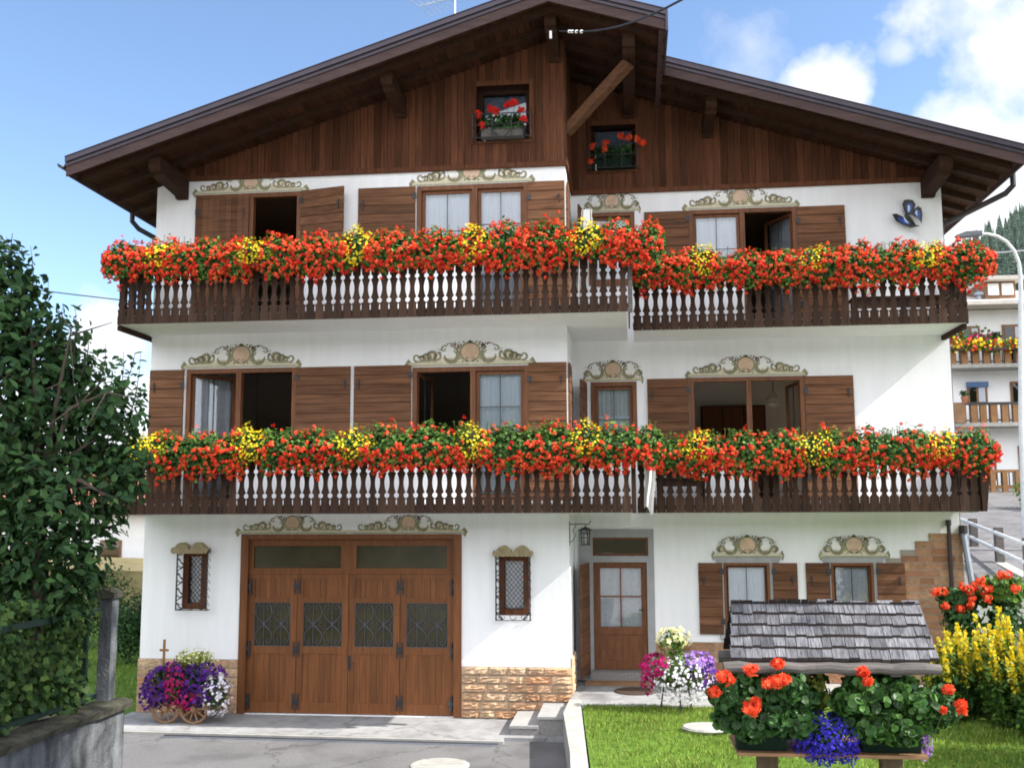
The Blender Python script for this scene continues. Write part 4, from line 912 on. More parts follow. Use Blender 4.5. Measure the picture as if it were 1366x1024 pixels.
# ------------------------------------------------------------------ flower boxes hung on the balconies
def flower_box(px0, px1, Y, zr, kind, label, group, top=1.0, hang=1.0, end=0, dens=1.0):
    x0, x1 = wx(px0, 340 if zr > 5 else 600, Y-.16), wx(px1, 340 if zr > 5 else 600, Y-.16)
    Ln = x1-x0; xc = (x0+x1)/2; o = thing('flower_box', (xc, Y-.15, zr-.07), label, 'flower box', group)
    b = MB(); t = Ln/2-.03 if Ln > .3 else Ln/2
    b.prism([(-.07, -.17), (.07, -.17), (.10, .0), (.085, .0), (.06, -.02), (-.06, -.02), (-.085, .0), (-.10, .0)], 'x', -t, t, 'trough'); b.build('trough', o)
    red = kind == 'red'
    yo = 0 if red else .05
    def surf(n, tlo, thi, shell=(.55, 1.05), over=.09):
        u = rand(n, -Ln/2-over, Ln/2+over); t = rng.uniform(tlo, thi, n); r = rng.uniform(*shell, n)
        # lumps along the box: each plant is a mound
        lump = 1+.16*np.sin(u*9+xc*3)+.10*np.sin(u*23+xc*7)+rng.normal(0, .06, n)
        endr = np.clip((Ln/2+over-np.abs(u))/.16, .25, 1)**.5 if red else np.sqrt(np.clip(1-(u/(Ln/2+over+.03))**2, .05, 1))
        c, s_ = np.cos(t), np.sin(t)
        z = np.where(s_ > 0, s_*.34*top, s_*.385*hang)*lump*endr*r; y = -(c*np.where(s_ > 0, .24, .20))*r*endr
        z += .02
        nn = np.stack([rng.normal(0, .35, n), -c*1.2, s_*.9+.35], 1)
        return np.stack([u, y, z], 1), nn+rng.normal(0, .35, (n, 3))
    f = MB(); nl = int(1500*Ln*dens) if red else int(1700*Ln*dens)
    C, Nn = surf(nl, -1.2, 2.5, (.3, 1.0)); f.cloud(C, Nn, rand(nl, .034, .062) if red else rand(nl, .022, .045), ROUND if red else LEAF, 'leaf')
    C, Nn = surf(nl//2, -1.4, 2.3, (.2, .8)); f.cloud(C, Nn, rand(nl//2, .05, .08), ROUND, 'gleaf')
    if red:                                             # a few stems reaching out of the top
        n = int(16*Ln)
        for i in range(n):
            x = random.uniform(-Ln/2, Ln/2); a = (x, random.uniform(-.1, .08), .18); c = (x+random.uniform(-.08, .08), a[1]-random.uniform(-.04, .10), .27*top+random.uniform(.04, .15))
            f.tube([a, c], .004, 'stem', 4, caps=False)
            f.cloud([c], [(0, -.3, 1)], .05, ROUND, 'leaf')
    f.build('foliage', o)
    p = MB()
    if red:
        nu = int((315 if zr > 5 else 270)*Ln*dens)
        C, Nn = surf(nu, -1.25, 1.9, (.85, 1.12))
        keep = (rng.random(nu) < np.where(C[:, 2] > (.20 if zr > 5 else .10)*top, .5 if zr > 5 else .26, 1.0)*np.where(np.sin(C[:, 0]*5.3+xc*5)+.6*np.sin(C[:, 0]*13+xc) > .6, .6, 1.0)); C, Nn = C[keep], Nn[keep]; nu = len(C)
        k = 9; cc = np.repeat(C, k, 0)+ball(nu*k)*rand(nu*k, .010, .038)[:, None]; dd = (cc-np.repeat(C, k, 0))/.04+np.repeat(Nn, k, 0)*.9
        deep_ = rng.random(nu) < .22; ii = np.repeat(deep_, k)
        p.cloud(cc[~ii], dd[~ii], rand((~ii).sum(), .015, .025), PETALS, 'red'); p.cloud(cc[ii], dd[ii], rand(ii.sum(), .015, .025), PETALS, 'dred')
        p.build('scarlet_blossoms', o)
    else:
        nu = int(random.uniform(380, 680)*Ln*dens); C, Nn = surf(nu, -.9, 2.3, (.85, 1.12)); p.cloud(C, Nn, rand(nu, .018, .029), PETALS, 'yellow'); p.build('yellow_blossoms', o)
    return o
G_ = {'red': 'boxes of trailing scarlet geraniums on the balconies', 'yellow': 'boxes of small yellow daisies between the geraniums'}
rows = (
 (YFL, ZB2+1.05, (
  (146, 203, 'red', 'scarlet geranium box at the far left corner of the upper balcony', 1.0, .95), (196, 236, 'yellow', 'yellow daisy clump nearest the left corner of the upper balcony', .9, .7),
  (232, 322, 'red', 'scarlet geraniums on the upper balcony under the closed plank shutter', 1.0, 1.0), (314, 362, 'yellow', 'yellow daisies on the upper balcony below the dark open window', .95, .6),
  (358, 462, 'red', 'scarlet geraniums on the upper balcony below the half swung shutter', 1.0, 1.0), (454, 506, 'yellow', 'tall yellow daisy mound on the upper balcony between two facing shutters', 1.25, .65),
  (498, 618, 'red', 'long scarlet geranium row on the upper balcony under the curtained window pane', 1.1, .85), (610, 658, 'yellow', 'yellow daisies on the upper balcony under the middle post of the curtained double window', 1.15, .7),
  (650, 762, 'red', 'tallest scarlet geranium mass on the upper balcony by the corner of the front block', 1.3, .95), (755, 806, 'yellow', 'yellow daisies on the upper balcony just right of the house corner', 1.1, .5),
  (798, 868, 'red', 'scarlet geraniums at the right end of the projecting upper balcony', 1.15, .85))),
 (YFR, ZB2+1.0, (
  (860, 922, 'red', 'scarlet geraniums at the left end of the set back upper balcony', .95, .95), (912, 957, 'yellow', 'yellow daisies on the set back upper balcony under the white curtained pane', 1.15, .5),
  (950, 1070, 'red', 'scarlet geraniums on the set back upper balcony below the open window', .85, .95), (1062, 1102, 'yellow', 'yellow daisies on the set back upper balcony below the right hand shutter', .9, .5),
  (1096, 1216, 'red', 'large scarlet geranium mass on the set back upper balcony below the butterfly', 1.05, 1.1), (1208, 1258, 'yellow', 'thin yellow daisies on the set back upper balcony near the right house corner', .9, .55),
  (1250, 1318, 'red', 'scarlet geraniums hanging at the far right end of the upper balcony', 1.0, 1.1))),
 (YFL, ZB1+1.02, (
  (172, 222, 'yellow', 'sparse yellow daisies on the lower balcony behind the branches of the tree', .9, .6), (208, 316, 'red', 'scarlet geraniums on the lower balcony beside the tree', .95, 1.1),
  (310, 362, 'yellow', 'bright yellow daisy mound on the lower balcony below the open dark window', 1.2, .75), (355, 452, 'red', 'scarlet geraniums on the lower balcony above the left half of the garage door', 1.0, 1.0),
  (446, 502, 'yellow', 'yellow daisies on the lower balcony between two facing shutters', 1.0, .55), (494, 612, 'red', 'scarlet geraniums on the lower balcony above the right half of the garage door', 1.2, .9),
  (606, 657, 'yellow', 'yellow daisies on the lower balcony above the right edge of the garage door', 1.0, .55), (648, 766, 'red', 'scarlet geraniums on the lower balcony above the small barred window', 1.15, 1.05),
  (760, 803, 'yellow', 'yellow daisies on the lower balcony above the wall lantern', 1.0, .45), (796, 870, 'red', 'scarlet geraniums on the lower balcony above the entrance door', 1.1, .9))),
 (YFR, ZB1+1.0, (
  (868, 916, 'red', 'scarlet geraniums beside the hanging white cloth on the lower balcony', 1.0, .95), (906, 950, 'yellow', 'yellow daisies mixed with leaves at the left part of the set back lower balcony', 1.05, .55),
  (942, 1066, 'red', 'scarlet geraniums on the lower balcony below the kitchen window', 1.1, 1.05), (1058, 1112, 'yellow', 'yellow daisies on the lower balcony below the right shutter of the kitchen window', 1.05, .8),
  (1104, 1240, 'red', 'longest scarlet geranium mass on the lower balcony in front of the bare white wall', 1.15, 1.0), (1228, 1274, 'yellow', 'yellow daisies on the lower balcony close to the right house corner', .95, .6),
  (1264, 1324, 'red', 'scarlet geraniums hanging over the far right end of the lower balcony', 1.05, 1.0))))
for Y, zr, items in rows:
    for p0, p1, kind, lab, tp_, hg in items:
        far = p0 > 930 and zr < 5
        if kind == 'red': p0, p1 = p0-random.uniform(6, 16)*(p0 > 210), p1+random.uniform(6, 16)*(p1 < 1300)
        if kind == 'yellow': w_ = (p1-p0)*random.uniform(.02, .12); p0, p1 = p0+w_, p1-w_; tp_ *= random.uniform(.8, 1.0)
        flower_box(p0, p1, Y+(0 if kind == 'red' else -.03), zr+(0 if kind == 'red' else .05), kind, lab, G_[kind], tp_, hg)

# window boxes in the gable
def gable_pot(aw, Y, label, spots, m, pot):
    x0, x1, z0, z1, w = aw; o = thing('window_box', ((x0+x1)/2, Y-.11, z0+.015), label, 'flower box', 'window boxes in the timber gable')
    hw = (x1-x0)/2-.10; b = MB(); b.prism([(-.06, 0), (.06, 0), (.08, .17), (-.08, .17)], 'x', -hw, hw, pot); b.build('trough', o)
    f = MB(); n = 420; C = np.stack([rand(n, -hw, hw), rand(n, -.11, .09), .15+.25*rng.random(n)**1.3], 1); f.cloud(C, C-np.array([0, .2, .0])+rng.normal(0, .3, (n, 3)), rand(n, .05, .085), ROUND, 'gleaf')
    p = MB()
    for sx_, sz_ in spots:
        f.tube([(sx_*.8, -.02, .2), (sx_, -.08, sz_)], .004, 'stem', 4, caps=False)
        k = 26; cc = np.array([sx_, -.10, sz_])+ball(k)*rand(k, .02, .075)[:, None]; p.cloud(cc, cc-np.array([sx_, 0, sz_]), rand(k, .024, .036), PETALS, m)
    f.build('foliage', o); p.build('blossoms', o)
gable_pot(AW1, YL, 'pink and red geraniums in a railed window box high in the left gable', [(-.40, .42), (-.18, .50), (-.10, .44), (.10, .55), (.22, .60), (.34, .44), (.38, .30), (-.33, .22)], 'dred', 'greywood')
gable_pot(AW2, YR, 'red geraniums in the shaded gable window box under the diagonal brace', [(-.38, .42), (-.14, .46), (-.16, .36), (.14, .58), (.28, .56), (.46, .50), (-.42, .12), (.55, .44)], 'red', 'green_box')

# ------------------------------------------------------------------ things on and around the house
# butterfly
bx, bz = at(1210, 287, YR-.05); BF = thing('butterfly_ornament', (bx, YR-.04, bz), 'large blue and black butterfly ornament on the white wall', 'ornament')
def wing(pts, up):
    q = [at(1186+a/5.122, 240+c/5.122, YR-.06) for a, c in pts]; q = [(x-bx, z-bz) for x, z in q]
    cx = sum(p[0] for p in q)/len(q); cz = sum(p[1] for p in q)/len(q)
    b = MB(); b.prism(q, 'y', -.055, -.040, 'bf_black')
    q = [(cx+(p[0]-cx)*1.10, cz+(p[1]-cz)*1.10) for p in q]; b = MB(); b.prism(q, 'y', -.055, -.040, 'bf_black')
    sh = lambda k, ox, oz: [(cx+ox+(p[0]-cx)*k, cz+oz+(p[1]-cz)*k) for p in q]
    b.prism(sh(.60, 0, -.012), 'y', -.060, -.054, 'bf_blue'); b.prism([(cx+(p[0]-cx)*.22+up[0], cz+(p[1]-cz)*.45+up[1]) for p in q], 'y', -.064, -.059, 'bf_pale')
    b.v = [(x, y-.35*(abs(x+.02)+abs(z))*.5, z) for x, y, z in b.v]
    b.build('wing', BF)
wing([(88, 175), (97, 152), (120, 147), (150, 152), (168, 178), (160, 212), (142, 240), (118, 240), (100, 212)], (.0, -.03)); wing([(150, 235), (165, 212), (188, 194), (208, 205), (216, 235), (210, 300), (192, 268), (165, 250)], (-.02, .01))
wing([(22, 247), (50, 242), (85, 258), (120, 290), (160, 312), (190, 322), (135, 332), (85, 308), (45, 288)], (.03, 0))
b = MB(); pts = [at(1186+a/5.122, 240+c/5.122, YR-.1) for a, c in ((108, 242), (125, 258), (150, 280), (178, 306))]; b.tube([(x-bx, -.07, z-bz) for x, z in pts], [.02, .042, .036, .01], 'bf_black', 8)
for dx in (-.05, .02): b.tube([(pts[0][0]-bx, -.07, pts[0][1]-bz), (pts[0][0]-bx+dx, -.09, pts[0][1]-bz+.09)], .004, 'bf_black', 4)
b.build('body', BF)

# lantern at the corner
lx, lz = at(781, 714, -.02); LT = thing('wall_lantern', (0, -.02, lz), 'small wrought-iron lantern hanging from a bracket beside the entrance door', 'lantern')
b = MB(); zz = at(770, 699, -.02)[1]-lz; ex = lx+.06
b.box(.0, .012, .04, .08, zz-.35, zz+.05, 'iron'); b.tube([(0, .06, zz), (ex*.6, .05, zz+.005), (ex, .0, zz), (ex+.03, .0, zz+.06)], .009, 'iron', 6); b.tube([(0, .06, zz-.30), (.06, .06, zz-.27), (.10, .06, zz-.18), (.06, .06, zz-.10), (.12, .05, zz-.01)], .006, 'iron', 5); b.tube([(lx, 0, zz), (lx, 0, .12)], .005, 'iron', 5)
b.build('bracket', LT)
b = MB(); hw = .075
for sx_ in (-1, 1):
    for sy_ in (-1, 1): b.bar((lx+sx_*hw, sy_*hw, .08), (lx+sx_*hw*.75, sy_*hw*.75, -.14), .012, .012, 'iron')
b.lathe([(.12, .08), (.12, .09), (.06, .125), (.015, .14), (.01, .16)], (lx, 0, 0), 'iron', 8); b.lathe([(.085, -.155), (.085, -.14)], (lx, 0, 0), 'iron', 8)
for z in (-.03,): b.box(lx-hw*.9, lx+hw*.9, -hw*.92, -hw*.88, z-.006, z+.006, 'iron')
b.build('lantern_cage', LT)
b = MB(); b.lathe([(.058, -.135), (.07, .078)], (lx, 0, 0), 'clear_glass', 4); b.lathe([(.012, -.13), (.02, -.05), (.022, 0), (.0, .03)], (lx, 0, 0), 'lampshade', 8); b.build('pane', LT)

# white cloth over the rail at the step between the lower balconies
cx0, cx1, cz0, cz1 = rect(856, 871.5, 612, 678, YFL+.12)
CL = thing('hanging_cloth', (cx0, YFL+.15, cz0), 'white cloth hanging over the corner of the lower balcony above the entrance', 'cloth')
b = MB(); n = 12; V = []
for j in range(9):
    t = j/8; z = (cz1-cz0)*(1-t)
    for i in range(n+1):
        u = i/n; x = (cx1-cx0)*(u*(1-.25*t)+.10*t+.08*math.sin(5*t)); V.append((x+.03, .05*math.sin(u*9+t*2)*(.5+t), z-.06*u*t+.05*math.sin(u*6)*t))
F = [(j*(n+1)+i, j*(n+1)+i+1, (j+1)*(n+1)+i+1, (j+1)*(n+1)+i) for j in range(8) for i in range(n)]
b.add(V, F, 'cloth'); m_ = len(V); b.add([(x, y+.008, z) for x, y, z in V], [f[::-1] for f in F], 'cloth'); b.build('fabric', CL, smooth=True)

# bench on each set back balcony
for z, x0, x1, lab in ((F2, 4.95, 6.45, 'low wooden bench behind the balusters of the upper balcony below the butterfly'), (F1, 1.45, 2.35, 'low wooden bench behind the balusters of the lower balcony beside the white cloth')):
    o = thing('bench', ((x0+x1)/2, YR-.35, z), lab, 'bench', 'benches on the balconies'); w = (x1-x0)/2
    b = MB(); b.box(-w, w, -.18, .18, .40, .45, 'balustrade'); b.box(-w+.03, w-.03, -.16, .16, .30, .398, 'balustrade'); b.build('seat', o)
    for sx_ in (-1, 1):
        for sy_ in (-1, 1): b = MB(); b.box(sx_*(w-.06)-.025, sx_*(w-.06)+.025, sy_*.14-.025, sy_*.14+.025, 0, .30, 'balustrade'); b.build('leg', o)
# clothes airer by the corner on the upper balcony
ax, az = at(779, 290, .5); o = thing('clothes_airer', (ax, .45, F2), 'white wire clothes airer at the house corner on the upper balcony', 'clothes airer')
b = MB(); hz = az-F2+.05
for y in (-.25, .25): b.tube([(-.13, y, 0), (-.02, y, hz), (.14, y, hz), (.13, y, 0)], .010, 'rail', 5)
b.build('frame', o)
b = MB()
for i in range(7): b.tube([(-.02+i*.025, -.25, hz-.01), (-.02+i*.025, .25, hz-.01)], .004, 'rail', 4)
b.build('rails', o)
b = MB()
V = [(.0+.12*i/6, -.26, hz-.35*j) for j in range(2) for i in range(7)]; b.add(V, [(i, i+1, 8+i, 7+i) for i in range(6)], 'cloth'); b.build('drying_towel', o)

# kitchen seen through the open window
kx, kz = at(1028, 535, YR+2.0); o = thing('pendant_lamp', (kx, YR+1.6, kz), 'round white pendant lamp inside the right hand first floor window', 'lamp')
b = MB(); b.tube([(0, 0, .12), (0, 0, 6.45-kz)], .008, 'iron', 5); b.build('cord', o)
b = MB(); b.lathe([(.03, .13), (.06, .12), (.09, .05), (.15, .02), (.17, -.04), (.12, -.05)], (0, 0, 0), 'lampshade', 16); b.lathe([(.10, -.06), (.12, -.10), (.06, -.15), (.0, -.16)], (0, 0, 0), 'lampshade', 14); b.build('lamp_shade', o)
kx, kz = at(978, 555, 6.3); o = thing('kitchen_cupboard', (kx, 6.3, F1), 'dark wooden wall cupboard in the kitchen behind the open first floor window', 'cupboard')
b = MB(); b.box(-.7, .7, -.1, .15, 1.35, 2.2, 'beam'); b.box(-.9, .9, -.4, .15, 0, .9, 'beam'); b.build('carcass', o)
b = MB(); b.box(-.95, .95, -.43, .14, .902, .94, 'light_concrete'); b.build('worktop', o)
for i in range(3): b = MB(); b.box(-.68+.46*i, -.25+.46*i, -.13, -.102, 1.38, 2.17, 'frame'); b.build('door', o)

# ------------------------------------------------------------------ ground, drive, path, lawn
b = MB(); S = 1500
b.add([(-S, -S, -.35), (S, -S, -.35), (S, S, -.35), (-S, S, -.35)], [(0, 1, 2, 3)], 'meadow'); tag(b.build('ground'), kind='structure')
b = MB(); b.add([(-60, -60, -.02), (60, -60, -.02), (60, -10.6, -.02), (-60, -10.6, -.02)], [(0, 1, 2, 3)], 'gravel'); tag(b.build('street'), kind='structure')
b = MB(); b.add([(-5.75, -20, 0), (.3, -20, 0), (.3, -1.2, 0), (-7.2, -1.2, 0), (-7.2, -3.6, 0), (-5.75, -4.1, 0)], [(0, 1, 2, 3, 4, 5)], 'asphalt'); tag(b.build('driveway'), kind='structure')
b = MB(); b.prism([(-7.45, -1.40), (-.92, -1.56), (-.92, -1.40), (.0, -1.40), (.0, .0), (-7.45, .0)], 'z', -.2, .05, 'paving'); b.prism([(-7.45, -1.47), (-.90, -1.64), (-.90, -1.565), (-7.45, -1.405)], 'z', -.2, .046, 'light_concrete'); tag(b.build('pavement'), kind='structure')
b = MB()                                               # entrance landing, then path along the house
b.prism([(.20, -.80), (2.9, -.62), (2.9, YR), (.0, YR), (.0, -.35), (.2, -.35)], 'z', -.2, .41, 'paving'); b.prism([(2.9, .6), (6.9, .6), (6.9, YR), (2.9, YR)], 'z', -.2, .412, 'concrete'); tag(b.build('path'), kind='structure')
b = MB(); b.box(dr[0]-.05, dr[1]+.06, YR-.30, YR-.03, .30, dr[2]-.005, 'step'); b.build('doorstep', H)
dm = MB(); dm.box(-.60, .60, -.13, .13, 0, .035, 'far_wood'); [dm.box(-.60, .60, -.13+.052*i, -.085+.052*i, .035, .05, 'far_wood') for i in range(5)]
o = dm.build('door_mat', loc=((dr[0]+dr[1])/2-.02, YR-.45, .412)); tag(o, 'narrow brown slatted mat in front of the entrance doorstep', 'mat')
p = ground_at(848, 922, .41); dm = MB(); dm.lathe([(.0, 0), (.36, 0), (.36, .012), (.33, .022), (.0, .022)], (0, 0, 0), 'trough', 24); o = dm.build('round_mat', loc=(p.x, p.y, .412)); tag(o, 'dark round mat lying on the path before the entrance', 'mat')
# kerb wall beside the drive
b = MB(); b.prism([(-.03, -1.42), (.20, -.80), (.20, -.35), (.0, -.35)], 'z', -.2, .435, 'light_concrete'); b.prism([(-.03, -1.42), (.20, -.801), (.78, -9), (.95, -10.6), (.72, -10.6), (.42, -7), (.22, -4.0)], 'z', -.2, .43, 'light_concrete')
tag(b.build('kerb_wall'), 'low pale concrete kerb wall between the drive and the lawn', 'wall')
for i, (x0, x1, z) in enumerate(((-.84, -.42, .19), (-.42, -.012, .32))):
    b = MB(); y0 = -1.22 if i == 0 else -1.18
    b.box(x0, x1 if i else -.42, y0, -.03, .051, z-.04, 'step'); b.box(x0-.02, x1-.003, y0-.02, -.032, z-.039, z, 'concrete')
    tag(b.build('step'), ('lowest speckled stone step rising beside the rough stone plinth', 'upper stone step joining the entrance landing')[i], 'step', 'steps up to the entrance')
# drain channel
o = thing('drain_grate', (-.95, -1.70, .0), 'long slotted metal drain channel along the edge of the garage pavement', 'drain')
b = MB()
for i in range(118):
    x = -5.2+i*.044; y = -.02-.0245*(x)*-1*0-.025*x*-0
    yy = (.026*(-x)); b.box(x, x+.022, yy-.06, yy+.06, .004, .016, 'iron')
b.build('grate', o)
b = MB(); b.bar((-5.22, .136-.075, .010), (-.0, -.075, .010), .02, .02, 'zinc'); b.bar((-5.22, .136+.07, .010), (0, .07, .010), .02, .02, 'zinc'); b.build('frame', o)
p = ground_at(587, 1021, 0); dm = MB(); dm.lathe([(.0, .0), (.40, 0), (.40, .012), (.37, .016), (.0, .016)], (0, 0, 0), 'light_concrete', 28)
for i in range(-3, 4): dm.box(-.3, .3, i*.09-.012, i*.09+.012, .0162, .020, 'light_concrete')
o = dm.build('manhole_cover', loc=(p.x, p.y, .003)); tag(o, 'pale round manhole cover at the bottom of the drive', 'manhole cover')
# lawn sheet and blades
LX = lambda y: .22+(-.8-y)*.072 if y > -9 else .81+(-9-y)*.1
b = MB(); ys = [-10.6, -9.8, -9, -6, -4, -2.5, -1.5, -.82]; V = []
for y in ys:
    for t in np.linspace(0, 1, 13): x = LX(y)+t*(16-LX(y)); V.append((x, y+(0 if y < -.9 else .06*(x/3)), .40+.012*math.sin(x*2.1+y*3)))
b.add(V, [(j*13+i, j*13+i+1, (j+1)*13+i+1, (j+1)*13+i) for j in range(len(ys)-1) for i in range(12)], 'lawn')
b.add([(2.9, -.80, .404), (16, -.5, .404), (16, 30, .404), (6.9, 30, .404), (6.9, .6, .404), (2.9, .6, .404)], [(0, 1, 2, 3, 4, 5)], 'lawn')
tag(b.build('lawn'), kind='structure')
BL = ([(-.12, 0, 0), (.12, 0, 0), (.05, .6, .12), (.0, 1, .35)], [(0, 1, 2), (0, 2, 3)])
g = MB(); n = 52000; y = -.75-9.5*rng.random(n)**1.5; x = np.array([LX(v) for v in y])+.03+(8.2*rng.random(n)); C = np.stack([x, y, np.full(n, .40)], 1)
T = rng.normal(0, .35, (n, 3)); ang = rng.uniform(0, 6.28, n); Nn = np.stack([np.cos(ang), np.sin(ang), rng.normal(0, .3, n)], 1)
# blades stand up: build directly
hgt = rand(n, .035, .075); w = rand(n, .006, .012); lean = rng.normal(0, .025, (n, 2)); sd2 = np.stack([np.cos(ang), np.sin(ang)], 1)
V = np.zeros((n, 3, 3)); V[:, 0, :2] = C[:, :2]-sd2*w[:, None]; V[:, 1, :2] = C[:, :2]+sd2*w[:, None]; V[:, 2, :2] = C[:, :2]+lean; V[:, 0, 2] = V[:, 1, 2] = .39; V[:, 2, 2] = .40+hgt
g.v = list(map(tuple, V.reshape(-1, 3).tolist())); g.n = 3*n; g.f = [(3*i, 3*i+1, 3*i+2) for i in range(n)]; g.mi('grass'); g.m = [0]*n
tag(g.build('grass'), 'mown green grass blades on the lawn', 'grass', kind='stuff')
g = MB(); n = 9000; y = rand(n, -3.5, 9); x = rand(n, -13, -7.7); ang = rng.uniform(0, 6.28, n); w = rand(n, .008, .016); hgt = rand(n, .05, .1)
b = MB(); b.add([(-30, -3.5, .02), (-7.46, -3.5, .02), (-7.46, 14, .02), (-30, 14, .02)], [(0, 1, 2, 3)], 'lawn'); tag(b.build('side_lawn'), kind='structure')
V = np.zeros((n, 3, 3)); sd2 = np.stack([np.cos(ang), np.sin(ang)], 1); P2 = np.stack([x, y], 1); V[:, 0, :2] = P2-sd2*w[:, None]; V[:, 1, :2] = P2+sd2*w[:, None]; V[:, 2, :2] = P2+rng.normal(0, .03, (n, 2)); V[:, 0, 2] = V[:, 1, 2] = .01; V[:, 2, 2] = .02+hgt
g.v = list(map(tuple, V.reshape(-1, 3).tolist())); g.n = 3*n; g.f = [(3*i, 3*i+1, 3*i+2) for i in range(n)]; g.mi('grass'); g.m = [0]*n
tag(g.build('grass'), 'grass blades on the shaded strip left of the house', 'grass', kind='stuff')
p = ground_at(943, 975, .4); dm = MB(); dm.lathe([(0, 0), (.27, 0), (.30, .03), (.28, .055), (0, .06)], (0, 0, 0), 'light_concrete', 18); o = dm.build('stepping_stone', loc=(p.x, p.y, .415)); o.scale = (1.15, 1.0, 1); tag(o, 'flat white round stone set in the lawn behind the roofed planter', 'stone')
# ------------------------------------------------------------------ flowers on the ground
def mound(mb, n, c, r, tm, size, m, shell=(.75, 1.05), zmin=-9, jitter=.4):
    d = ball(n); rr = rand(n, *shell)[:, None]; C = np.array(c)+d*np.array(r)*rr; k = C[:, 2] > zmin; mb.cloud(C[k], d[k]+rng.normal(0, jitter, (k.sum(), 3)), rand(k.sum(), *size), tm, m)
def wheel(mb, c, r, m, axis_y=True, spokes=10, tilt=0):
    c = Vector(c); P = lambda t, q: c+Vector((q*math.cos(t), math.sin(tilt)*q*math.cos(t)*0, q*math.sin(t)))
    mb.tube([P(t, r) for t in np.linspace(0, 2*math.pi, 25)[:-1]], .024, m, 6, closed=True)
    for i in range(spokes): t = 2*math.pi*i/spokes; mb.bar(P(t, .02), P(t, r-.01), .022, .016, m, up=(0, 1, 0))
    mb.tube([c+Vector((0, -.05, 0)), c+Vector((0, .05, 0))], .045, m, 10)
cy = -.62; p = lambda px, py: (at(px, py, cy)[0], at(px, py, cy)[1])
ox, oz = p(250, 950)
FC = thing('flower_cart', (ox, cy, .05), 'small wooden cart overflowing with violet and magenta petunias beside the garage door', 'flower cart')
b = MB(); b.prism([(-.55, .34), (.55, .34), (.62, .58), (-.62, .58)], 'y', -.16, .24, 'cartwood'); b.build('cart_body', FC)
for wx_ in (-.26, .21):
    b = MB(); wheel(b, (wx_, -.24, .235), .225, 'far_wood'); b.build('wheel', FC)
b = MB(); wheel(b, (-.02, .30, .235), .225, 'cartwood'); b.build('wheel', FC)
b = MB(); mound(b, 2600, (-.08, -.02, .58), (.66, .36, .36), LEAF, (.04, .075), 'dleaf', (.4, .98)); mound(b, 700, (.52, -.1, .42), (.24, .25, .32), LEAF, (.03, .05), 'gleaf', (.3, .95)); b.build('foliage', FC)
b = MB()
for c, r, n in (((-.45, -.08, .55), (.26, .30, .30), 260), ((.28, -.06, .60), (.38, .32, .34), 420), ((-.12, -.02, .80), (.30, .26, .16), 150), ((-.58, -.10, .42), (.18, .24, .24), 130), ((.20, -.22, .42), (.26, .16, .16), 110), ((-.36, -.2, .38), (.2, .16, .16), 90)): mound(b, n, c, r, PETALS, (.030, .044), 'purple', (.9, 1.1), .12)
b.build('violet_petunias', FC)
b = MB()
for c, r, n in (((-.10, -.12, .55), (.22, .28, .34), 250), ((-.20, -.05, .80), (.16, .2, .14), 70), ((.08, -.2, .40), (.16, .22, .18), 70)): mound(b, n, c, r, PETALS, (.030, .044), 'magenta', (.9, 1.12), .12)
b.build('magenta_petunias', FC)
b = MB(); mound(b, 520, (.05, .08, .93), (.34, .24, .17), LEAF, (.04, .07), 'lime', (.4, 1.05)); mound(b, 110, (.08, .05, .97), (.36, .24, .18), PETALS, (.018, .03), 'cream', (.9, 1.1)); b.build('lime_plant', FC)
b = MB(); mound(b, 170, (.55, -.14, .44), (.24, .22, .34), PETALS, (.026, .038), 'white', (.9, 1.1), .06); mound(b, 40, (.62, -.2, .62), (.14, .12, .12), PETALS, (.02, .03), 'white', (.9, 1.1)); b.build('white_daisies', FC)
sx_, sz_ = p(210.5, 855); o = thing('wooden_cross_stake', (sx_, cy+.25, .05), 'thin wooden cross stake standing behind the petunia cart', 'stake')
b = MB(); b.box(-.018, .018, -.012, .012, 0, sz_-.05, 'cartwood'); b.box(-.075, .075, -.013, .013, sz_-.24, sz_-.205, 'cartwood'); b.build('stick', o)

pc = ground_at(903, 946, .41); PT = thing('petunia_planter', (pc.x, pc.y, .41), 'metal stand planter of white and violet petunias topped with cream flowers by the entrance', 'planter')
k_ = 16.9/1380
b = MB(); b.lathe([(.12, .34), (.22, .36), (.27, .62), (.25, .62), (.2, .4)], (0, 0, 0), 'trough', 18)
for i in range(3): t = 2.2*i+.5; b.tube([(.2*math.cos(t), .2*math.sin(t), .4), (.26*math.cos(t), .26*math.sin(t), .0)], .014, 'iron', 6)
b.build('stand', PT)
b = MB(); mound(b, 1900, (.02, 0, .58), (.50, .42, .34), LEAF, (.035, .06), 'leaf', (.4, .95), .1); mound(b, 420, (-.02, 0, .98), (.24, .2, .24), LEAF, (.04, .07), 'leaf', (.3, 1.0)); b.build('foliage', PT)
b = MB(); mound(b, 640, (.10, -.04, .45), (.48, .42, .34), PETALS, (.022, .036), 'white', (.92, 1.12), .1); b.build('white_petunias', PT)
b = MB(); mound(b, 150, (-.30, -.06, .66), (.22, .32, .16), PETALS, (.03, .046), 'magenta', (.92, 1.12)); mound(b, 60, (-.44, -.1, .42), (.10, .2, .18), PETALS, (.03, .044), 'magenta', (.92, 1.12)); b.build('magenta_petunias', PT)
b = MB(); mound(b, 190, (.32, -.02, .68), (.26, .32, .18), PETALS, (.03, .044), 'lilac', (.92, 1.12)); mound(b, 120, (.44, -.05, .55), (.16, .3, .22), PETALS, (.03, .044), 'purple', (.92, 1.12)); b.build('lilac_petunias', PT)
b = MB(); mound(b, 110, (-.02, 0, 1.06), (.25, .2, .17), PETALS, (.03, .055), 'cream', (.85, 1.1)); b.build('cream_flowers', PT)

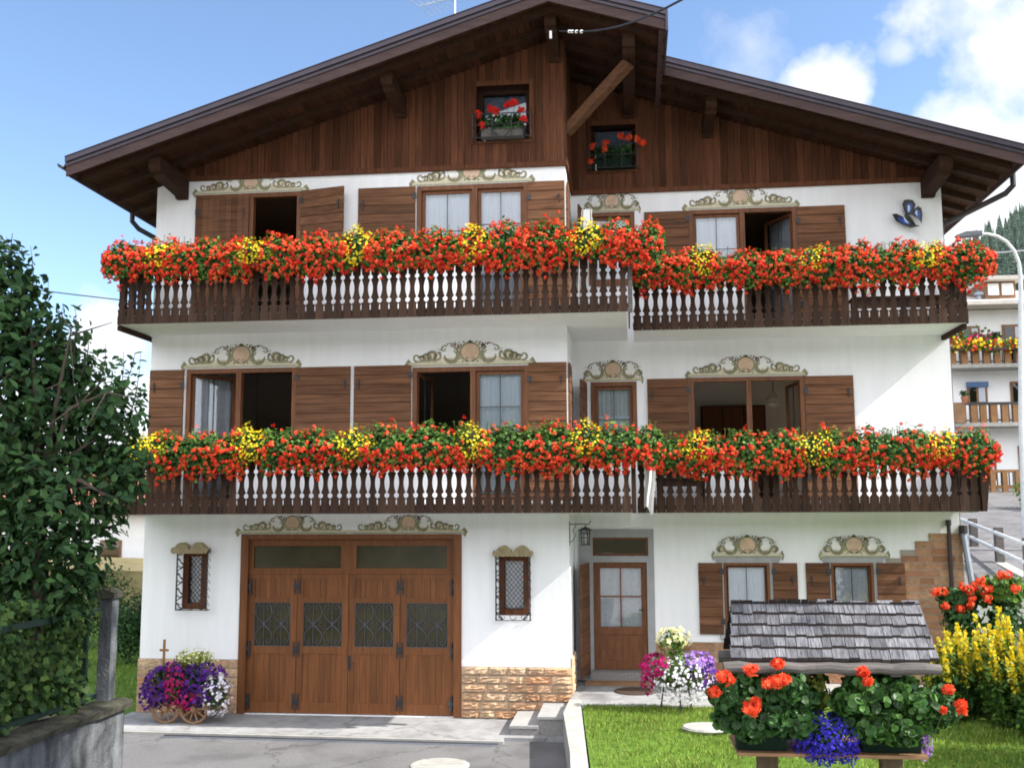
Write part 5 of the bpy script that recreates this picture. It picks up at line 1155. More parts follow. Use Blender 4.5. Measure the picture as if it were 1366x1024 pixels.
# ------------------------------------------------------------------ roofed planter stand in the foreground
A, Bq = deep(974, 842, 8.0), deep(1228, 842, 8.0); mid = (A+Bq)/2; rz = R(.5)
ST = thing('roofed_planter_stand', (mid.x, mid.y, .40), 'weathered wooden stand with a grey shingle roof over its flower shelf', 'planter stand', rz=rz)
zr, ze, hw0, hw1, run = 2.66-.40, 2.275-.40, .715, .73, .27
b = MB()
for side in (-1, 1):
    nrow = 5
    for r in range(nrow):
        t0, t1 = r/nrow-.06, (r+1)/nrow+.02; t0 = max(t0, -.03)
        x = -hw0-.01*r
        while x < hw0+.005*r-.01:
            w = random.uniform(.055, .125); e = min(x+w, hw0+.01*r)
            if hw0+.01*r-e < .03: e = hw0+.01*r
            j = random.uniform(-.012, .016); lift = random.uniform(0, .006)
            def P(xx, t, up): return (xx, side*(.0+(run+.02)*t), zr-(zr-ze)*t+up)
            jt = random.uniform(-.01, .02) if r else random.uniform(-.075, .01)
            a0, a1 = t0+jt, t1+j
            th0, th1 = .008, .024
            th0, th1 = .008, .026
            V = [P(x+.002, a0, .012), P(e-.002, a0, .012), P(e-.002, a1, .036+lift), P(x+.002, a1, .036+lift), P(x+.002, a0, .012-th0), P(e-.002, a0, .012-th0), P(e-.002, a1, .036+lift-th1), P(x+.002, a1, .036+lift-th1)]
            fs = [(0, 1, 2, 3), (7, 6, 5, 4), (0, 4, 5, 1), (1, 5, 6, 2), (2, 6, 7, 3), (3, 7, 4, 0)] if side < 0 else [(3, 2, 1, 0), (4, 5, 6, 7), (1, 5, 4, 0), (2, 6, 5, 1), (3, 7, 6, 2), (0, 4, 7, 3)]
            i0 = b.n; b.add(V, fs[:1], 'shingle'); b.f += [tuple(i0+q for q in f) for f in fs[1:]]; b.m += [b.mi('edge')]*5; x = e
b.build('shingle_roof', ST)
b = MB()
for side in (-1, 1): b.add([(-hw0+.02, 0, zr-.005), (hw0-.02, 0, zr-.005), (hw0-.02, side*(run-.01), ze-.003), (-hw0+.02, side*(run-.01), ze-.003), (-hw0+.02, 0, zr-.025), (hw0-.02, 0, zr-.025), (hw0-.02, side*(run-.01), ze-.023), (-hw0+.02, side*(run-.01), ze-.023)], [(0, 1, 2, 3), (7, 6, 5, 4), (2, 6, 7, 3), (0, 3, 7, 4), (1, 5, 6, 2)], 'greywood')
for x in (-.55, .55): b.prism([(-run+.03, ze-.02), (run-.03, ze-.02), (0, zr-.03)], 'x', x-.03, x+.03, 'greywood')
b.build('roof_deck', ST)
L_ = lambda px, py, d: (lambda q: ((q.x-mid.x)*math.cos(rz)+(q.y-mid.y)*math.sin(rz), -(q.x-mid.x)*math.sin(rz)+(q.y-mid.y)*math.cos(rz), q.z-.40))(deep(px, py, d))
def L_at(px, py, y):                                   # point of the sight line at a given local depth of the stand
    lo, hi = 6.0, 9.5
    for _ in range(40):
        m_ = (lo+hi)/2
        if L_(px, py, m_)[1] < y: lo = m_
        else: hi = m_
    return L_(px, py, lo)
a, c = L_at(965, 890, -.31), L_at(1254, 892, -.31)
b = MB(); n = 14; b.tube([(a[0]+(c[0]-a[0])*i/n, a[1]+.01*math.sin(i*1.3), a[2]+(c[2]-a[2])*i/n+.006*math.sin(i*2.1)) for i in range(n+1)], [.043+.003*math.sin(i*1.7) for i in range(n+1)], 'greywood', 10); b.build('log_beam', ST)
b = MB(); b.tube([(a[0]+.02, -a[1], a[2]), (c[0]-.05, -a[1], a[2])], .048, 'greywood', 10); b.build('log_beam', ST)
for px in (1024, 1185):
    q = L_(px, 1010, 7.9); b = MB(); b.box(q[0]-.075, q[0]+.075, -.06, .06, 0, ze+.05, 'post'); b.build('post', ST)
    b = MB(); b.box(q[0]-.04, q[0]+.04, -.30, .30, ze-.10, ze-.03, 'greywood'); b.build('crossbeam', ST)
sl, sr_ = L_(983, 1001, 7.7), L_(1228, 1003, 7.7); zsf = sl[2]-.012
b = MB(); b.box(sl[0], sr_[0], -.33, .30, zsf-.012, zsf+.012, 'far_wood'); b.build('shelf', ST)
def on_stand(name, cx, cy_, label, cat, group=None):
    o = thing(name, (mid.x+math.cos(rz)*cx-math.sin(rz)*cy_, mid.y+math.sin(rz)*cx+math.cos(rz)*cy_, .40+zsf+.013), label, cat, group, rz=rz); return o
S8 = 7.65/1380
def geranium_trough(px0, px1, fx0, fx1, fy0, fy1, label, heads, lm, yoff=-.18, extra=()):
    q0, q1 = L_(px0, 980, 7.65), L_(px1, 980, 7.65); cx = (q0[0]+q1[0])/2; hw = (q1[0]-q0[0])/2
    o = on_stand('geranium_trough', cx, yoff, label, 'flower box', 'geranium troughs on the roofed stand')
    b = MB(); b.prism([(-.075, 0), (.075, 0), (.095, .155), (.105, .155), (.105, .17), (-.105, .17), (-.105, .155), (-.095, .155)], 'x', -hw, hw, 'green_box'); b.build('trough', o)
    c0, c1 = L_(fx0, fy1, 7.65), L_(fx1, fy0, 7.65); fx, fz = (c0[0]+c1[0])/2-cx, (c0[2]+c1[2])/2-zsf; rx, rzz = (c1[0]-c0[0])/2, (c1[2]-c0[2])/2
    b = MB(); cs = [(fx, -.02, fz, rx*.72, .26, rzz*.85)]+[(fx+rx*u, -.06+random.uniform(-.1, .1), fz+rzz*v, rx*.36, .18, rzz*.42) for u, v in ((-.62, .1), (.62, .05), (-.3, .5), (.35, .5), (0, .1), (-.55, -.55), (.55, -.6), (.05, -.5), (.25, -.75), (-.25, -.7))]
    for x, y, z, ra, rb, rc in cs: mound(b, 340, (x, y, z), (ra, rb, rc), ROUND, (.032, .074), lm, (.5, 1.04), jitter=.7); mound(b, 110, (x, y, z), (ra, rb, rc), ROUND, (.05, .09), 'gleaf', (.4, .9), jitter=.5)
    for ex, ey, e1, e2 in extra: q = L_(ex, ey, 7.7); cs.append((q[0]-cx, .05, q[2]-zsf, e1, .14, e2)); mound(b, 260, (q[0]-cx, .05, q[2]-zsf), (e1, .14, e2), ROUND, (.032, .07), 'gleaf', (.3, 1.0), jitter=.7)
    p = MB()
    for hx, hy, hr in heads:
        q = L_(hx, hy, 7.47); c = np.array((q[0]-cx, q[1]-yoff, q[2]-zsf)); b.tube([(c[0]*.9, -.08, c[2]-.2), (c[0], c[1], c[2]-.02)], .004, 'stem', 4, caps=False)
        r = hr*S8*.88; k = 46; cc = c+ball(k)*np.array([r, r*.8, r*.75])*rand(k, .55, 1.0)[:, None]; p.cloud(cc, cc-c+rng.normal(0, r*.3, (k, 3)), rand(k, .020, .030), PETALS, 'red')
    b.build('foliage', o); p.build('scarlet_blossoms', o)
geranium_trough(985, 1050, 945, 1098, 893, 985, 'left green trough of dark leaved scarlet geraniums under the shingle roof', [(968, 906, 15), (953, 925, 10), (1003, 896, 12), (1037, 887, 9), (1036, 911, 13), (1046, 908, 10), (1002, 947, 14), (1008, 938, 9), (1023, 913, 9)], 'gleaf')
geranium_trough(1150, 1225, 1106, 1248, 896, 985, 'right green trough of bright leaved geraniums with few red heads under the shingle roof', [(1152, 899, 11), (1157, 911, 7), (1266, 921, 8), (1283, 943, 9), (1283, 950, 7), (1258, 949, 4)], 'rleaf', extra=((1258, 945, .13, .17), (1235, 960, .10, .12)))
q = L_(1103, 1000, 7.6); o = on_stand('lobelia_pot', q[0], -.22, 'pot of trailing deep blue lobelia between the two geranium troughs', 'flower pot')
b = MB(); b.lathe([(.07, 0), (.095, .14), (.085, .14), (.06, .02)], (0, 0, 0), 'green_box', 14); b.build('pot', o)
b = MB(); mound(b, 900, (0, -.03, .10), (.22, .17, .17), LEAF, (.015, .03), 'gleaf', (.3, .95)); b.build('foliage', o)
b = MB(); mound(b, 1500, (.0, -.04, .10), (.235, .18, .17), PETALS, (.009, .015), 'blue', (.85, 1.15)); mound(b, 260, (-.05, -.1, .0), (.10, .08, .10), PETALS, (.009, .015), 'blue', (.5, 1.2)); mound(b, 160, (.16, -.08, .0), (.06, .06, .09), PETALS, (.009, .015), 'blue', (.5, 1.2)); b.build('blue_blossoms', o)
q = L_(1240, 985, 7.6); o = on_stand('lobelia_pot', q[0]-.0, -.12, 'small tuft of pale blue lobelia at the right end of the shelf', 'flower pot')
b = MB(); b.lathe([(.04, 0), (.06, .10), (.05, .10)], (-.1, 0, 0), 'green_box', 12); b.build('pot', o)
b = MB(); mound(b, 140, (-.04, -.06, .06), (.06, .05, .09), LEAF, (.015, .03), 'gleaf', (.3, .95)); b.build('foliage', o)
b = MB(); mound(b, 170, (-.03, -.08, .05), (.06, .05, .11), PETALS, (.009, .015), 'lilac', (.7, 1.1)); b.build('blue_blossoms', o)
q = L_(1090, 925, 7.75); o = on_stand('variegated_plant', q[0], .05, 'upright plant with pale yellow green leaves in the middle of the stand', 'plant')
b = MB(); b.lathe([(.06, 0), (.08, .14), (.07, .14)], (0, 0, 0), 'terracotta', 12); b.build('pot', o)
b = MB(); mound(b, 150, (0, 0, .36), (.15, .12, .20), LEAF, (.06, .11), 'leaf', (.3, 1.0)); mound(b, 60, (-.02, -.06, .40), (.15, .10, .17), LEAF, (.07, .12), 'lime', (.6, 1.05)); b.build('foliage', o)

# ------------------------------------------------------------------ yellow loosestrife and geranium tubs at the right
def loosestrife(px, py, hpx, n, rad, label, Z=.40, seed=0):
    c = ground_at(px, py, Z); d = (c-CAM).dot(_f); hh = hpx*d/FPX; o = thing('loosestrife_bush', (c.x, c.y, Z), label, 'bush', 'yellow loosestrife bushes')
    f, y, s = MB(), MB(), MB()
    for i in range(n):
        a = rng.uniform(0, 6.28); r = rad*math.sqrt(rng.random()); bx_, by_ = r*math.cos(a)*.8, r*math.sin(a)*.8; tx, ty = bx_*1.35+rng.normal(0, .05), by_*1.35+rng.normal(0, .05); h = hh*rng.uniform(.58, 1.0)*(1-.22*(r/rad)**2)
        s.tube([(bx_, by_, 0), ((bx_+tx)/2, (by_+ty)/2, h*.55), (tx, ty, h*.98)], [.007, .006, .003], 'stem', 4, caps=False)
        pos = lambda t: np.stack([bx_+(tx-bx_)*t, by_+(ty-by_)*t, h*t], 1)
        t = rand(52, .05, .80); C = pos(t)+rng.normal(0, .05, (52, 3)); f.cloud(C, np.concatenate([rng.normal(0, .6, (52, 2)), np.ones((52, 1))], 1), rand(52, .07, .13), LEAF, 'leaf' if i % 3 else 'gleaf')
        k = 62; t = rand(k, rng.uniform(.52, .7), 1.0); C = pos(t)+rng.normal(0, 1, (k, 3))*(.038*(1.15-t))[:, None]*np.array([1.5, 1.5, .6]); y.cloud(C, C-pos(t)+rng.normal(0, .01, (k, 3)), rand(k, .020, .032), PETALS, 'yellow')
        t = rand(16, .5, .97); f.cloud(pos(t)+rng.normal(0, .04, (16, 3)), rng.normal(0, 1, (16, 3))+np.array([0, -.4, .6]), rand(16, .04, .07), LEAF, 'lime')
    s.build('stems', o); f.build('foliage', o); y.build('yellow_blossoms', o)
loosestrife(1268, 962, 148, 30, .34, 'yellow loosestrife bush nearest the shingle roof', seed=1)
loosestrife(1312, 955, 132, 30, .40, 'dense yellow loosestrife bush below the geranium tubs')
loosestrife(1362, 968, 168, 48, .50, 'tallest yellow loosestrife bush at the right edge of the lawn')
loosestrife(1400, 985, 165, 30, .45, 'yellow loosestrife bush mostly cut off by the right edge of the photo')
gw = MB(); gw.box(6.95, 11.5, .3, .75, .35, 1.35, 'concrete'); gw.box(6.92, 11.5, .26, .79, 1.35, 1.42, 'light_concrete'); tag(gw.build('garden_wall'), 'low concrete garden wall carrying the geranium tubs at the right', 'wall')
def tub(px, py, Y, z0, rx, rzz, label, heads, lm):
    x, z = at(px, py, Y); o = thing('geranium_tub', (x, Y, z0), label, 'flower pot', 'geranium tubs by the right house corner')
    b = MB(); b.lathe([(.14, 0), (.20, .30), (.22, .30), (.22, .34), (.17, .34)], (0, 0, 0), 'green_box', 16); b.build('pot', o)
    f = MB(); zc = z-z0; mound(f, 520, (0, 0, zc), (rx, .28, rzz), ROUND, (.06, .12), lm, (.4, 1.0)); mound(f, 200, (0, 0, zc-rzz*.3), (rx*.8, .25, rzz*.7), ROUND, (.06, .11), 'gleaf', (.3, .9))
    mound(f, 420, (0, -.12, .18), (rx*.95, .22, .42), ROUND, (.05, .10), 'gleaf', (.3, 1.0))
    p = MB()
    for hx, hy in heads:
        a, c = at(hx, hy, Y-.3); c3 = np.array((a-x, -.30, c-z0)); f.tube([(c3[0]*.6, -.1, zc-.1), tuple(c3)], .005, 'stem', 4, caps=False); k = 26; cc = c3+ball(k)*rand(k, .03, .085)[:, None]; p.cloud(cc, cc-c3, rand(k, .028, .042), PETALS, 'red')
    f.build('foliage', o); p.build('scarlet_blossoms', o)
tub(1278, 800, 0.5, 1.42, .34, .24, 'leggy scarlet geraniums in a tub in front of the stepped stone facing', [(1247, 790), (1258, 788), (1262, 808), (1294, 787), (1294, 805), (1296, 798), (1281, 812), (1285, 783)], 'gleaf')
tub(1335, 790, 0.5, 1.42, .46, .30, 'bushy pale leaved geranium tub under the road railing', [(1345, 766), (1308, 774), (1320, 784), (1313, 786), (1318, 798), (1355, 784), (1336, 767), (1300, 781)], 'leaf')

# ------------------------------------------------------------------ left foreground: old wall, pillar, fence, climber, tree
E0, E1 = Vector((-5.72, -4.05, 0)), Vector((-5.80, -12.5, 0))
WLN = MB(); prof = []
def wall_run(mb, p, q, half, z0, z1, m, seg=34, amp=.02):
    d = (q-p); n = Vector((d.y, -d.x, 0)).normalized()
    rows_ = 7; 
    for side in (1, -1):
        V = []
        for j in range(rows_+1):
            for i in range(seg+1):
                k = p+d*(i/seg)+n*side*(half+random.uniform(-amp, amp)*(1 if 0 < i < seg else .3)); V.append((k.x, k.y, z0+(z1-z0)*j/rows_))
        mb.add(V, [((j*(seg+1)+i, j*(seg+1)+i+1, (j+1)*(seg+1)+i+1, (j+1)*(seg+1)+i)[::side]) for j in range(rows_) for i in range(seg)], m)
    for t in (p, q):
        V = [t+n*half, t-n*half]; mb.add([(V[0].x, V[0].y, z0), (V[1].x, V[1].y, z0), (V[1].x, V[1].y, z1), (V[0].x, V[0].y, z1)], [(0, 1, 2, 3)], m)
OW = thing('garden_wall', (0, 0, 0), 'old stained concrete wall with a mossy cap beside the drive', 'wall')
b = MB(); wall_run(b, E0, E1, .16, -.2, .92, 'oldwall'); b.build('wall_body', OW)
b = MB(); d = (E1-E0); nseg = 40
V = []
for i in range(nseg+1):
    k = E0-d.normalized()*.05+d*(i/nseg)*1.01
    for sx_, z in ((-.24, .90), (-.25, .965), (-.12, 1.0), (.12, 1.005), (.25, .975), (.24, .90)): V.append((k.x+sx_+random.uniform(-.012, .012), k.y, z+random.uniform(-.010, .010)))
b.add(V, [(i*6+j, i*6+(j+1) % 6, (i+1)*6+(j+1) % 6, (i+1)*6+j) for i in range(nseg) for j in range(6)]+[(0, 1, 2, 3, 4, 5)], 'oldcap'); b.build('wall_cap', OW)
zt_ = .40
PL = thing('stone_pillar', (-5.78, -4.15, 1.0), 'weathered square concrete pillar at the end of the ivy fence', 'pillar')
b = MB(); V = []
for j in range(13):
    t = j/12; 
    for sx_, sy_ in ((-1, -1), (1, -1), (1, 1), (-1, 1)): V.append((sx_*.085+random.uniform(-.006, .006), sy_*.085+random.uniform(-.006, .006), 1.30*t))
b.add(V, [(j*4+i, j*4+(i+1) % 4, (j+1)*4+(i+1) % 4, (j+1)*4+i) for j in range(12) for i in range(4)], 'oldwall'); b.build('shaft', PL)
b = MB(); b.prism([(-.13, 1.30), (.13, 1.30), (.13, 1.37), (.0, 1.42), (-.13, 1.38)], 'y', -.13, .13, 'oldcap'); b.build('cap', PL)
fx = -5.86; FN = thing('garden_fence', (fx, -4.3, 1.0), 'dark green metal rail fence on top of the old wall, overgrown by climbers', 'fence')
b = MB(); b.box(-.03, .03, -8.2, 0.02, .04, .10, 'fence_green'); b.build('rail', FN)
b = MB(); b.box(-.03, .03, -8.2, 0.02, 1.10, 1.17, 'fence_green'); b.build('rail', FN)
for i in range(5): b = MB(); b.box(-.025, .025, -.25-1.9*i-.025, -.25-1.9*i+.025, 0, 1.10, 'fence_green'); b.build('post', FN)
IV = thing('climbing_hedge', (fx-.12, -7.0, 1.0), 'leafy green climber filling the fence on the old wall', 'hedge')
b = MB(); n = 8600; C = np.stack([rng.normal(-.02, .10, n), rand(n, -3.0, 2.55), .02+1.35*rng.random(n)], 1); C[:, 0] += .06*np.sin(C[:, 1]*4)+.05*np.sin(C[:, 2]*7+C[:, 1]*3)
b.cloud(C, np.stack([np.full(n, .8), rng.normal(-.3, .6, n), rng.normal(.4, .5, n)], 1), rand(n, .06, .115), IVYL, 'ivy')
for i in range(26):
    y = random.uniform(-3, 2.5); b.tube([(0, y, 0), (random.uniform(-.08, .08), y+random.uniform(-.2, .2), .6), (random.uniform(-.1, .1), y+random.uniform(-.3, .3), 1.25)], .006, 'bark', 4)
b.build('foliage', IV)
b = MB(); b.add([(-14, -10.5, .82), (-5.95, -10.5, .82), (-5.88, -4.1, .82), (-14, -3.6, .60)], [(0, 1, 2, 3)], 'meadow'); tag(b.build('garden_bed'), kind='structure')

bush(8.3, -2.0, .35, (1.3, 1.2, 1.6), 2200, 'dense shrub beyond the right edge of the photo nearest the yellow bushes', 'dleaf', (.09, .16)) if False else None
TP = deep(58, 560, 12.6); TR = thing('leafy_tree', (TP.x, TP.y, .8), 'dense dark green broadleaved tree rising behind the ivy fence at the left', 'tree')
def lp(px, py, d=12.6): q = deep(px, py, d); return np.array((q.x-TP.x, q.y-TP.y, q.z-.8))
s12 = 12.6/FPX
trk = MB(); base = np.array((0, 0, 0.)); forks = [(40, 420), (10, 345), (95, 440), (150, 520), (180, 600), (140, 660), (110, 720), (-20, 500), (60, 560), (20, 640), (120, 590), (-40, 420)]
top = lp(55, 640); trk.tube([tuple(base), tuple(top*.5+np.array((.05, 0, 0))), tuple(top)], [.10, .085, .07], 'bark', 8)
for px, py in forks:
    e = lp(px, py, 12.6+random.uniform(-.5, .5)); m_ = (top+e)/2+rng.normal(0, .08, 3)+np.array((0, 0, .08)); trk.tube([tuple(top*.9), tuple(m_), tuple(e)], [.045, .03, .008], 'bark', 6)
    for k in range(5): q = m_+(e-m_)*random.random(); trk.tube([tuple(q), tuple(q+rng.normal(0, .28, 3)+np.array((0, 0, .12)))], [.014, .004], 'bark', 4)
crown = MB()
blobs = [(20, 425, 62, .95), (-30, 420, 85, 1), (75, 475, 62, 1), (15, 500, 90, 1.1), (95, 530, 70, 1.1), (145, 545, 48, .9), (40, 600, 95, 1.1), (125, 610, 66, 1.1), (170, 615, 38, .9), (155, 650, 46, 1), (70, 675, 80, 1.0), (0, 690, 90, 1), (135, 690, 45, .8), (110, 735, 42, .75), (40, 750, 70, .9), (-30, 600, 110, 1), (178, 560, 26, .6), (-40, 740, 80, .9), (25, 370, 38, .6), (5, 350, 34, .6), (80, 785, 62, .9), (30, 790, 70, .9), (120, 770, 34, .7)]
for px, py, r, dn in blobs:
    c = lp(px, py, 12.6+random.uniform(-.35, .35)); R_ = r*s12; n = int(440*dn*(R_/.6)**2)
    d = ball(n); rr = rng.random(n)**.45; C = c+d*np.array([R_, R_*.85, R_*.95])*rr[:, None]*rand(n, .85, 1.12)[:, None]
    crown.cloud(C, np.concatenate([d[:, :2]*.9, np.abs(d[:, 2:])*.5+.35], 1)+rng.normal(0, .4, (n, 3)), rand(n, .09, .165), LEAF, 'dleaf', up=(0, 0, -.2))
for px, py, L2, dx in ((14, 400, 84, -6), (38, 420, 92, 2), (70, 470, 60, 12), (96, 480, 74, 2), (108, 500, 60, 8), (128, 520, 62, 12), (150, 560, 92, 14), (165, 580, 110, 22), (160, 600, 86, 34), (150, 540, 70, 30), (48, 430, 60, 16), (180, 640, 40, 20), (0, 400, 78, 4)):
    a = lp(px, py); e = lp(px+dx, py-L2); pts = [a+(e-a)*t+np.array((.05*math.sin(3*t), 0, 0)) for t in np.linspace(0, 1, 6)]; trk.tube([tuple(q) for q in pts], [.012, .010, .008, .006, .004, .003], 'bark', 4)
    k = int(L2/4.2); t = rand(k, .15, 1.02)[:, None]; C = a+(e-a)*t+np.stack([rng.normal(0, .06, k), rng.normal(0, .06, k), rng.normal(-.02, .03, k)], 1)
    crown.cloud(C, np.stack([rng.normal(0, .7, k), rng.normal(-.3, .5, k), np.ones(k)*.8], 1), rand(k, .08, .135), LEAF, 'dleaf')
trk.build('trunk', TR); crown.build('crown', TR)

def bush(x, y, z, r, n, label, m='dleaf', size=(.06, .11)):
    o = thing('shrub', (x, y, z), label, 'shrub', 'green shrubs around the house'); b = MB()
    for i in range(9):
        c = np.array((random.uniform(-.5, .5)*r[0], random.uniform(-.5, .5)*r[1], r[2]*random.uniform(.35, 1.25))); mound(b, n//9, c, (r[0]*.55, r[1]*.55, r[2]*.5), LEAF, size, m, (.3, 1.05))
    b.build('foliage', o); s = MB()
    for i in range(6): s.tube([(0, 0, 0), (random.uniform(-.3, .3)*r[0], random.uniform(-.3, .3)*r[1], r[2]*.7), (random.uniform(-.6, .6)*r[0], random.uniform(-.6, .6)*r[1], r[2]*1.3)], [.03, .02, .006], 'bark', 5)
    s.build('stems', o)
q = ground_at(168, 895, 0); bush(q.x-.1, q.y+1.2, 0, (.8, .9, 1.05), 3000, 'dark rounded shrub in the gap between the pillar and the house', 'dleaf')
q = ground_at(140, 880, 0); bush(q.x-1.0, q.y+2.2, 0, (1.3, 1.1, 1.3), 2600, 'olive green shrub behind the dark shrub left of the house', 'ivy')

# ------------------------------------------------------------------ far left: neighbour house glimpsed through the leaves
NH = thing('neighbour_house', (-23.5, 27, 0), 'white house with a red tiled roof glimpsed through the tree at the left', 'house')
b = MB(); b.box(-7, 6.6, -.0, 8, -.3, 3.6, 'far_wall'); b.prism([(-.0, 3.6), (8, 3.6), (4, 5.0)], 'x', -6.98, 6.58, 'far_wall'); b.build('wall', NH)
b = MB()
for s in (0, 1): b.prism([(-.7, 3.45), (4, 5.1), (4, 5.28), (-.75, 3.62)] if not s else [(8.7, 3.45), (4, 5.1), (4, 5.28), (8.75, 3.62)], 'x', -7.6, 7.2, 'red_roof')
b.build('roof', NH)
for x in (-5, -2, 1.5, 4.3):
    b = MB(); b.box(x-.5, x+.5, -.06, .02, .9, 2.2, 'far_wood'); w = b.build('window', NH); b = MB(); b.box(x-.42, x+.42, -.075, -.058, .98, 2.12, 'glass'); b.build('pane', w)
b = MB(); b.prism([(-60, -.4), (-8.5, -.3), (-9.5, 1.2), (-60, 2.4)], 'y', 18, 26.0, 'meadow'); tag(b.build('bank'), kind='structure')
# overhead cables and the aerial
def cable(pts, r, label, m='cable'):
    b = MB(); b.tube(pts, r, m, 6); return tag(b.build('overhead_cable'), label, 'cable')
a, c = deep(-220, 350, 34), deep(420, 425, 40); cable([tuple(a+(c-a)*t-Vector((0, 0, .5*math.sin(math.pi*t)*.3))) for t in np.linspace(0, 1, 12)], .022, 'dark overhead cable crossing the sky behind the left balcony')
a = Vector((.0, -1.2, 11.16)); c = deep(1010, -60, 9.0); o = thing('service_cable', tuple(a), 'black service cable with white insulators running from the ridge beam', 'cable')
dv = c-a; b = MB(); b.tube([tuple(dv*t-Vector((0, 0, .25*math.sin(math.pi*t)))) for t in np.linspace(0, 1, 14)], .013, 'cable', 6); b.build('wire', o)
for t in (.09, .115, .15, .19): b = MB(); k = dv*t-Vector((0, 0, .25*math.sin(math.pi*t))); b.lathe([(.0, -.028), (.022, -.018), (.022, .018), (0, .028)], (k.x, k.y, k.z), 'far_wall', 8); b.build('insulator', o)
b = MB(); b.box(-.16, -.12, -.03, .01, -.12, .0, 'far_wall'); b.build('insulator', o)
xa = at(607, 3, 3.0)[0]; AN = thing('tv_aerial', (xa, 3.0, zf(xa)+.28), 'thin metal television aerial standing on the left roof slope', 'aerial')
hz = at(607, -20, 3.0)[1]-(zf(xa)+.28)
b = MB(); b.tube([(0, 0, 0), (0, 0, hz+.3)], .02, 'lampmetal', 6); b.build('mast', AN)
b = MB(); z0 = at(607, 2, 3)[1]-(zf(xa)+.28); b.tube([(-.75, -.1, z0-.12), (.1, .05, z0+.14)], .010, 'lampmetal', 5)
for i in range(9): t = i/8; x = -.72+.8*t; l = .34-.12*t; z = z0-.11+.245*t; b.tube([(x-l*.6, -.5*l, z-.0+l*.35), (x+l*.6, .5*l, z-l*.35)], .007, 'lampmetal', 4)
b.build('antenna', AN)

# unseen broadleaved tree added at the right to shade old wall and leafy tree
LT_ = thing('added_shade_tree', (10.3, -7.9, -.2), 'unseen tall tree added beyond the right edge to shade the old wall', 'tree')
b = MB(); b.tube([(0, 0, 0), (.1, .05, 6), (0, .1, 12), (.1, 0, 18)], [.34, .28, .18, .05], 'bark', 10)
for i in range(16): z = 8+i*.65; a = i*2.4; b.tube([(0, .05, z), (1.1*math.cos(a), 1.1*math.sin(a), z+.8), (1.9*math.cos(a), 1.9*math.sin(a), z+1.3)], [.09, .05, .02], 'bark', 6)
b.build('trunk', LT_)
b = MB()
for i in range(30):
    t = random.random(); z = 10.4+10.5*t; a = random.uniform(0, 6.28); rr_ = random.uniform(.3, 1.9)*(1-.4*t); mound(b, 420, (rr_*math.cos(a), rr_*math.sin(a), z), (1.15, 1.15, 1.0), LEAF, (.22, .36), 'leaf', (.3, 1.05))
b.build('crown', LT_)

bush(7.2, -4.1, .35, (1.1, 1.1, 1.75), 2600, 'dense unseen shrub added beyond the right edge to shade the lawn', 'dleaf', (.10, .18)); bush(6.9, -6.0, .35, (1.1, 1.1, 1.6), 2400, 'second unseen shrub added to shade the lawn, nearer the street', 'dleaf', (.10, .18))  # both shrubs are unseen, added to throw shade on the lawn
# ------------------------------------------------------------------ right background: road, parapet, neighbour house, lamp, wooded hill
b = MB(); V = []                                   # the slope that carries the road, rising away from the lawn
xs_ = np.linspace(6.98, 60, 14); ys_ = [9.5, 12, 16, 20, 24, 28, 33, 40, 60, 120]
def rz_(x, y): return 1.55+max(0, y-9.5)*.135 if y < 34 else 1.55+24.5*.135+(y-34)*.05
for y in ys_:
    for x in xs_: V.append((x, y, rz_(x, y)))
b.add(V, [(j*14+i, j*14+i+1, (j+1)*14+i+1, (j+1)*14+i) for j in range(len(ys_)-1) for i in range(13)], 'asphalt')
b.add([(6.98, 9.5, -.3), (60, 9.5, -.3), (60, 9.5, 1.55), (6.98, 9.5, 1.55)], [(0, 1, 2, 3)], 'light_concrete')
b.add([(6.98, y, z) for y in (9.5, 120) for z in (-.3,)]+[(6.98, y, rz_(7, y)) for y in ys_[::-1]], [tuple(range(2+len(ys_)))], 'light_concrete'); tag(b.build('road'), kind='structure')
a, c = deep(1262, 681, 34), deep(1375, 722, 25.5); ab = deep(1262, 712, 34); cb_ = deep(1375, 772, 25.5); bot = .3
PW = thing('parapet_wall', (a.x, a.y, 0), 'pale concrete retaining wall along the edge of the road at the right', 'wall')
b = MB(); dx, dy = c.x-a.x, c.y-a.y; nx, ny = -dy, dx; l = math.hypot(nx, ny); nx, ny = nx/l*.15, ny/l*.15
b.add([(x+sx*nx*1.0, y+sx*ny, z) for x, y, zt in ((0, 0, ab.z), (dx, dy, cb_.z)) for sx in (-1, 1) for z in (bot, zt)], [(0, 1, 3, 2), (4, 6, 7, 5), (0, 4, 5, 1), (2, 3, 7, 6), (1, 5, 7, 3)], 'light_concrete'); b.build('wall_body', PW)
RG = thing('road_railing', (a.x, a.y, 0), 'grey two bar metal railing standing on the pale retaining wall', 'railing')
tt = [.06, .38, .68, .97]
for t in tt:
    b = MB(); x, y = dx*t, dy*t; z0 = ab.z+(cb_.z-ab.z)*t; z1 = a.z+(c.z-a.z)*t; b.box(x-.10, x+.10, y-.10, y+.10, z0-.1, z1+.06, 'greywood'); b.build('post', RG)
for k in (.93, .42):
    b = MB(); z0 = ab.z+(a.z-ab.z)*k; z1 = cb_.z+(c.z-cb_.z)*k; b.tube([(nx*-.8, ny*-.8, z0), (dx+nx*-.8, dy+ny*-.8, z1)], .055, 'rail', 8); b.build('rail', RG)
b = MB(); b.box(dx+.0, dx+.9, dy-.6, dy+.3, .3, c.z+.05, 'post'); tag(b.build('gate_post', loc=(a.x, a.y, 0)), 'broad brown timber gate post at the near end of the road railing', 'post') if False else None

